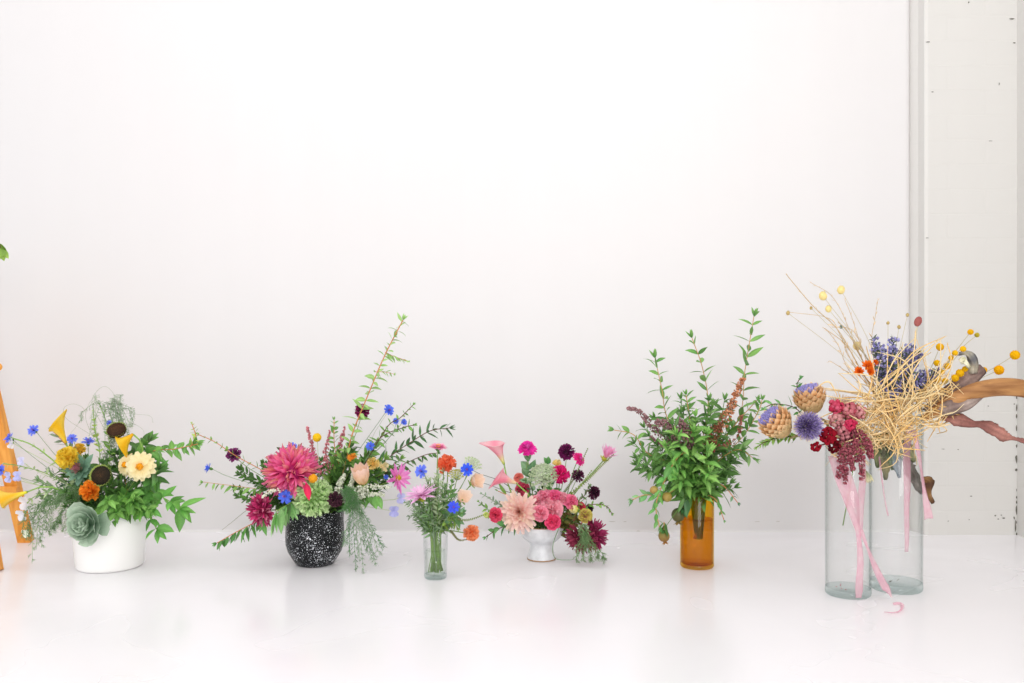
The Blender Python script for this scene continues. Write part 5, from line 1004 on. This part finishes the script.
root, mb = limb('curved_husk', 'big curved tan husk arching from straw to the right edge', [B7.P(922, 419, -.03), B7.P(940, 409, -.05), B7.P(956, 399, -.06), B7.P(978, 390, -.06), B7.P(1003, 386.5, -.06), B7.P(1026, 389, -.06), B7.P(1046, 398, -.06)], [2.5, 6.5, 7.5, 8.6, 9, 8.6, 5], 'husk')
put(root, 'husk_body', mb, 'husk')
def brown(name, label, pts, wds, tw, c0, c1, cat='dried leaf', group='wilted brown leaves', curl=.3):
    P = cr(pts, 7); root = thing(name, label, cat, group, P[0]); mb = MB(); n = len(P); rows = []; cols = []
    for i, p in enumerate(P):
        d = (P[min(i+1, n-1)]-P[max(i-1, 0)]).normalized(); u = V((0, -1, 0)); u = (u-d*u.dot(d)).normalized(); v = d.cross(u); t = i/(n-1); x = t*(len(wds)-1); k = min(int(x), len(wds)-2); w = lerp(wds[k], wds[k+1], x-k)*B7.k/2
        x = t*(len(tw)-1); k = min(int(x), len(tw)-2); a = lerp(tw[k], tw[k+1], x-k); sd = v*math.cos(a)+u*math.sin(a); nn = d.cross(sd)
        rows.append([p+sd*w*j+nn*w*(curl*(j*j*1.2+.25*math.sin(j*5+t*9))+.5*noise.noise(V((i*.6+w*900, j*2.3, tw[0]*9)))) for j in (-1, -.66, -.33, 0, .33, .66, 1)]); cc = lerp(lin(c0), lin(c1), .5+.5*math.sin(t*11)); cols.append([cc*.8, cc*1.15, cc, cc*1.3, cc*.9, cc*1.1, cc*.7])
    mb.grid(rows, cols); put(root, 'leaf_blade', mb, 'dry', solid=.0012); return root
Q = B7.P
brown('wilted_leaf', 'long purplish brown wilted leaf twisting to right edge under the husk', [Q(940, 408, -.03), Q(955, 417, -.05), Q(968, 420, -.05), Q(985, 424, -.05), Q(1003, 432, -.05), Q(1013, 437, -.05), Q(1028, 441, -.05)], [13, 14, 13, 9, 14, 15, 5, 7], [.2, .6, .3, 1.0, .2, .5, 1.0, .6], '855852', 'a8776c', curl=.5)
brown('wilted_leaf', 'dark brown wilted leaf lying above husk, ending blunt', [Q(926, 412, -.02), Q(942, 398, -.02), Q(957, 387, -.02), Q(972, 376, -.02), Q(984, 368, -.02)], [8, 13, 16, 17, 10], [.3, .2, .5, .2, .3], '74605a', '98827a')
brown('wilted_leaf', 'grey folded leaf with pale inside standing at top of yellow yarrow', [Q(973, 374, -.03), Q(973, 363, -.035), Q(967, 355, -.035), Q(959, 355, -.035)], [9, 9, 8, 4], [.3, .5, 1.0, .8], '66666a', 'b0aa98', curl=.8)
brown('wilted_leaf', 'pale cream inner leaf curl below yellow yarrow top', [Q(960, 362, -.04), Q(965, 360, -.045), Q(970, 367, -.045)], [5, 8, 5], [.2, .5, .8], 'b9b795', 'e3dfc4')
brown('wilted_leaf', 'grey brown leaf clasping underside of the husk', [Q(935, 412, -.05), Q(950, 408, -.075), Q(968, 403, -.075), Q(984, 396, -.06)], [8, 15, 12, 2], [.1, .2, .3, .3], '786660', '9c8c84')
brown('wilted_leaf', 'small dark brown curled leaf beside upper right of taller cylinder', [Q(923, 478, -.02), Q(930, 482, -.03), Q(930, 494, -.03), Q(934, 503, -.03)], [4, 13, 8, 5], [.2, .3, .6, .6], '52392c', '80603e')
brown('wilted_leaf', 'grey leaf hanging inside taller cylinder on the right', [Q(905, 455, 0), Q(912, 470, -.005), Q(918, 484, -.005), Q(922, 494, -.005)], [8, 14, 12, 3], [.3, .4, .3, .2], '5e5a52', '86827a')
for i, (x, y) in enumerate([(878, 468), (886, 480), (893, 470), (900, 478), (907, 462), (915, 462), (873, 455)]):
    brown('eucalyptus_leaf', 'grey green dried leaf hanging under straw, '+['leftmost but one', 'longest', 'narrow middle one', 'bluish grey middle one', 'second from right', 'rightmost', 'leftmost'][i], [Q(lerp(892, x, .3), 432, -.01), Q(lerp(892, x, .75), lerp(432, y, .55), -.02), Q(x, y, -.015)], [9, 17, 3], [.2+.2*i, .4, .3], ['5c6a48', '6a6c58', '4f6048', '74828a', '5b6a48', '66704c', '6a7a58'][i], ['8a8f6a', '8a8460', '7c8a66', '97a2a8', '7c8658', '8a8f68', '8a9a70'][i], group='hanging grey green leaves', curl=.35)
tulip(B6, 868, 478, -.01, 5.5, (.2, .4, -1), 'pale green dried leaf bud hanging by the longest amaranth tassel', 'a9b184', 'd6cfae', 'dried_bud', None, ht=1.8)
# green sprigs at the left
lf = dict(c0=lin('4a8a4c'), c1=lin('6ca05a'), enter=False, stem=G['br'], start=0)
branch(B6, [(812, 412, .03), (802, 398, .03), (797, 386, .02), (800, 378, .02)], 'small green sprig rising behind upper artichoke', Ln=.02, Wd=.008, sp=.013, **lf)
branch(B6, [(812, 425, .03), (795, 408, .03), (775, 404, .02), (764, 408, .02)], 'green sprig reaching left behind leftmost artichoke', Ln=.024, Wd=.010, sp=.014, **lf)
branch(B6, [(800, 436, .02), (778, 438, .0), (765, 442, -.01), (756, 448, -.01)], 'feathery yellow green sprig under leftmost artichoke', Ln=.016, Wd=.005, sp=.006, **{**lf, 'c0': lin('5c8f3c'), 'c1': lin('96b95c'), 'mode': 'tri'})
# ribbons
def ribbon(name, label, pts, wds, tw, group='sheer pink ribbons', bq=B6):
    P = cr([bq.P(*p) for p in pts], 8); mb = MB(); n = len(P); rows = []
    for i, p in enumerate(P):
        d = (P[min(i+1, n-1)]-P[max(i-1, 0)]).normalized(); u = V((0, -1, 0)); u = (u-d*u.dot(d)).normalized(); v = d.cross(u); t = i/(n-1)
        x = t*(len(wds)-1); k = min(int(x), len(wds)-2); w = lerp(wds[k], wds[k+1], x-k)*bq.k/2; x = t*(len(tw)-1); k = min(int(x), len(tw)-2); a = lerp(tw[k], tw[k+1], x-k); sd = v*math.cos(a)+u*math.sin(a); nn = d.cross(sd)
        rows.append([p+sd*w*j+nn*w*.25*math.sin(j*3+t*8) for j in (-1, -.5, 0, .5, 1)])
    mb.grid(rows, [WHITE]*n); o = link(name, mb, 'ribbon', None, P[0]); tag(o, label, 'ribbon', group); sm = o.modifiers.new('thickness', 'SOLIDIFY'); sm.thickness = .0002; return o
fr = -.054
ribbon('silk_ribbon', 'broad sheer pink ribbon falling down front of the shorter cylinder to its base', [(836, 455, -.04), (843, 480, fr), (852, 505, fr), (859, 530, fr), (861, 560, fr), (859, 585, fr), (858, 598, fr)], [17, 19, 20, 18, 9, 8, 9, 6], [.2, .3, .5, .9, .4, .3, .2])
ribbon('silk_ribbon', 'sheer pink ribbon behind the broad one inside shorter cylinder', [(862, 455, -.02), (862, 485, -.03), (861, 515, -.035), (860, 535, -.035)], [8, 9, 8, 4], [.5, .3, .5])
ribbon('silk_ribbon', 'narrow pink ribbon tail slanting from shorter cylinder to floor', [(861, 530, -.056), (867, 548, -.058), (876, 568, -.058), (886, 588, -.062), (891, 597, -.085)], [5, 5, 7, 8, 3], [.4, .8, .3, .2, .6])
ribbon('silk_ribbon', 'pink ribbon end curled on the floor in front of the pair', [(893, 604, -.086), (899, 603.5, -.084), (902.5, 606, -.102), (901, 610, -.130), (895, 612.5, -.147), (884, 612, -.144)], [3, 3.5, 4, 4, 3, 2], [1.2, 1.0, .9, .8, 1.2])
ribbon('silk_ribbon', 'sheer pink ribbon hanging long inside taller cylinder', [(910, 425, -.02), (906, 450, -.03), (908, 490, -.03), (907, 520, -.03), (906, 552, -.03)], [8, 9, 10, 8, 5], [.4, .3, .6, .4], bq=B7)
ribbon('silk_ribbon', 'sheer pink ribbon loop hanging outside right of taller cylinder', [(914, 430, -.055), (919, 460, -.058), (924, 485, -.058), (927, 505, -.057), (928, 519, -.055)], [5, 7, 6, 9, 10], [.3, .8, .5, .2], bq=B7)
ribbon('silk_ribbon', 'thin pink ribbon strand inside left of taller cylinder', [(879, 455, -.02), (882, 480, -.03), (886, 505, -.03), (888, 516, -.03)], [2, 2.5, 2, 2], [.3, .5, .3], bq=B7)
# crumbs lying in the cylinders
random.seed(5)
for i in range(6):
    a = rnd(0, 6.28); rr = rnd(.0, .035); c = V(r6.location)+V((math.cos(a)*rr, math.sin(a)*rr*.7, .0165)); mb = MB(); mb.blob(c, .0016, lin('a03040'), None, .6, 6, 4, .3); o = link('dried_petal_crumb', mb, 'dry', None, c); tag(o, 'tiny red crumb of dried petal lying in bottom of shorter cylinder', 'petal crumb', 'red crumbs in shorter cylinder')
for i in range(3):
    a = rnd(0, 6.28); rr = rnd(.0, .035); c = V(r7.location)+V((math.cos(a)*rr, math.sin(a)*rr*.7, .0185)); mb = MB(); mb.tube([c-V((.003, 0, 0)), c+V((.003, .002, .004))], .0005, lin('4a3a2a')); o = link('dried_stalk_crumb', mb, 'dry', None, c); tag(o, 'tiny dark crumb of stalk lying in bottom of taller cylinder', 'stalk crumb', 'dark crumbs in taller cylinder')

# ================================================================ the easel at the left edge
DE = 2.36
def beam(a, b, w, d, wv=V((1, 0, 0))):
    "square beam from a to b, w wide across the picture, d deep"
    ax = (b-a).normalized(); u = (wv-ax*wv.dot(ax)).normalized(); v = ax.cross(u); mb = MB(); rows = []
    e = .12
    sec = [(-1+e, -1), (1-e, -1), (1, -1+e), (1, 1-e), (1-e, 1), (-1+e, 1), (-1, 1-e), (-1, -1+e)]
    for p in (a, b): rows.append([p+u*x*w/2+v*y*d/2 for x, y in sec])
    mb.grid(rows, [WHITE]*2, True); mb.f.append(tuple(range(7, -1, -1))); mb.f.append(tuple(range(8, 16))); return mb
def onfloor(px, D): return V(((px-512)/F*D, D, 0))
lb = onfloor(26, 2.56); lb2 = onfloor(0, 2.235)
top = V(((-32-512)/F*2.42, 2.42, .66))
root = thing('wooden_easel', 'orange varnished wooden easel cut by the left edge', 'easel', None, V((-1.45, 2.40, 0)))
put(root, 'leg', beam(lb, top+V((.0, .02, 0)), .036, .026), 'easel_wood', smooth=False)
put(root, 'leg', beam(lb2-V((.012, 0, 0)), top+V((-.02, -.03, 0)), .030, .028), 'easel_wood', smooth=False)
put(root, 'leg', beam(V((-1.72, 2.42, 0)), top+V((-.06, 0, 0)), .034, .026), 'easel_wood', smooth=False)
t1 = lerp(lb, top, .16); put(root, 'crossbar', beam(V((-1.66, 2.47, W(0, 492, 2.47).z)), V(((18-512)/F*2.50, 2.50, W(0, 492, 2.50).z)), .03, .02, V((0, 0, 1))), 'easel_wood', smooth=False)
put(root, 'top_block', beam(top+V((-.10, 0, .0)), top+V((.012, 0, .0)), .06, .05, V((0, 0, 1))), 'easel_wood', smooth=False)
mb = MB(); mb.blob(W(-2, 367, 2.36), .011, WHITE, V((0, -1, 0)), .7, 14, 8); mb.tube([W(-2, 367, 2.36), W(-6, 372, 2.41)], .004, WHITE); put(root, 'knob', mb, 'easel_wood')
BE = Bq(-20, 2.36, 300, .02, .5)
branch(BE, [(-60, 300, 0), (-40, 262, 0), (-15, 243, 0), (-2, 243, 0), (1, 250, 0)], 'green ivy shoot hanging in at the left edge, high above easel', name='ivy_shoot', Ln=.042, Wd=.026, sp=.03, c0=lin('7ba440'), c1=lin('a3c45c'), enter=False, start=0, stem=G['br'], taper=.9)

# ================================================================ light, camera
def area(name, loc, target, sx, sy, power, col):
    l = bpy.data.lights.new(name, 'AREA'); l.shape = 'RECTANGLE'; l.size = sx; l.size_y = sy; l.energy = power; l.color = col
    o = bpy.data.objects.new(name, l); C.objects.link(o); o.location = loc; o.rotation_euler = (V(target)-V(loc)).to_track_quat('-Z', 'Y').to_euler(); return o
area('window_and_fill_light', (1.3, -1.7, 1.9), (-.2, 2.4, .2), 2.8, 1.8, 94, (1, .985, .965))
area('window_and_fill_light', (-1.3, .9, 2.9), (-.25, 2.7, 1.5), 1.4, 1.2, 4.5, (1, .88, .85))  # added pinkish fill, no window here; imitates flare glow on the upper wall
w = bpy.data.worlds.new('daylight'); bpy.context.scene.world = w; w.use_nodes = True
bg = w.node_tree.nodes['Background']; bg.inputs[0].default_value = (.985, .98, .985, 1); bg.inputs[1].default_value = .98
cam = bpy.data.cameras.new('camera'); co = bpy.data.objects.new('camera', cam); C.objects.link(co)
co.location = (0, 0, H); co.rotation_euler = (math.pi/2, 0, 0); cam.sensor_fit = 'HORIZONTAL'; cam.sensor_width = 36; cam.lens = 36*F/1024
cam.clip_start = .05
S = bpy.context.scene; S.camera = co; S.cycles.transparent_max_bounces = 40
S.view_settings.view_transform = 'Standard'; S.view_settings.look = 'None'; S.view_settings.exposure = 0.36; S.view_settings.gamma = 1; S.view_settings.use_curve_mapping = False
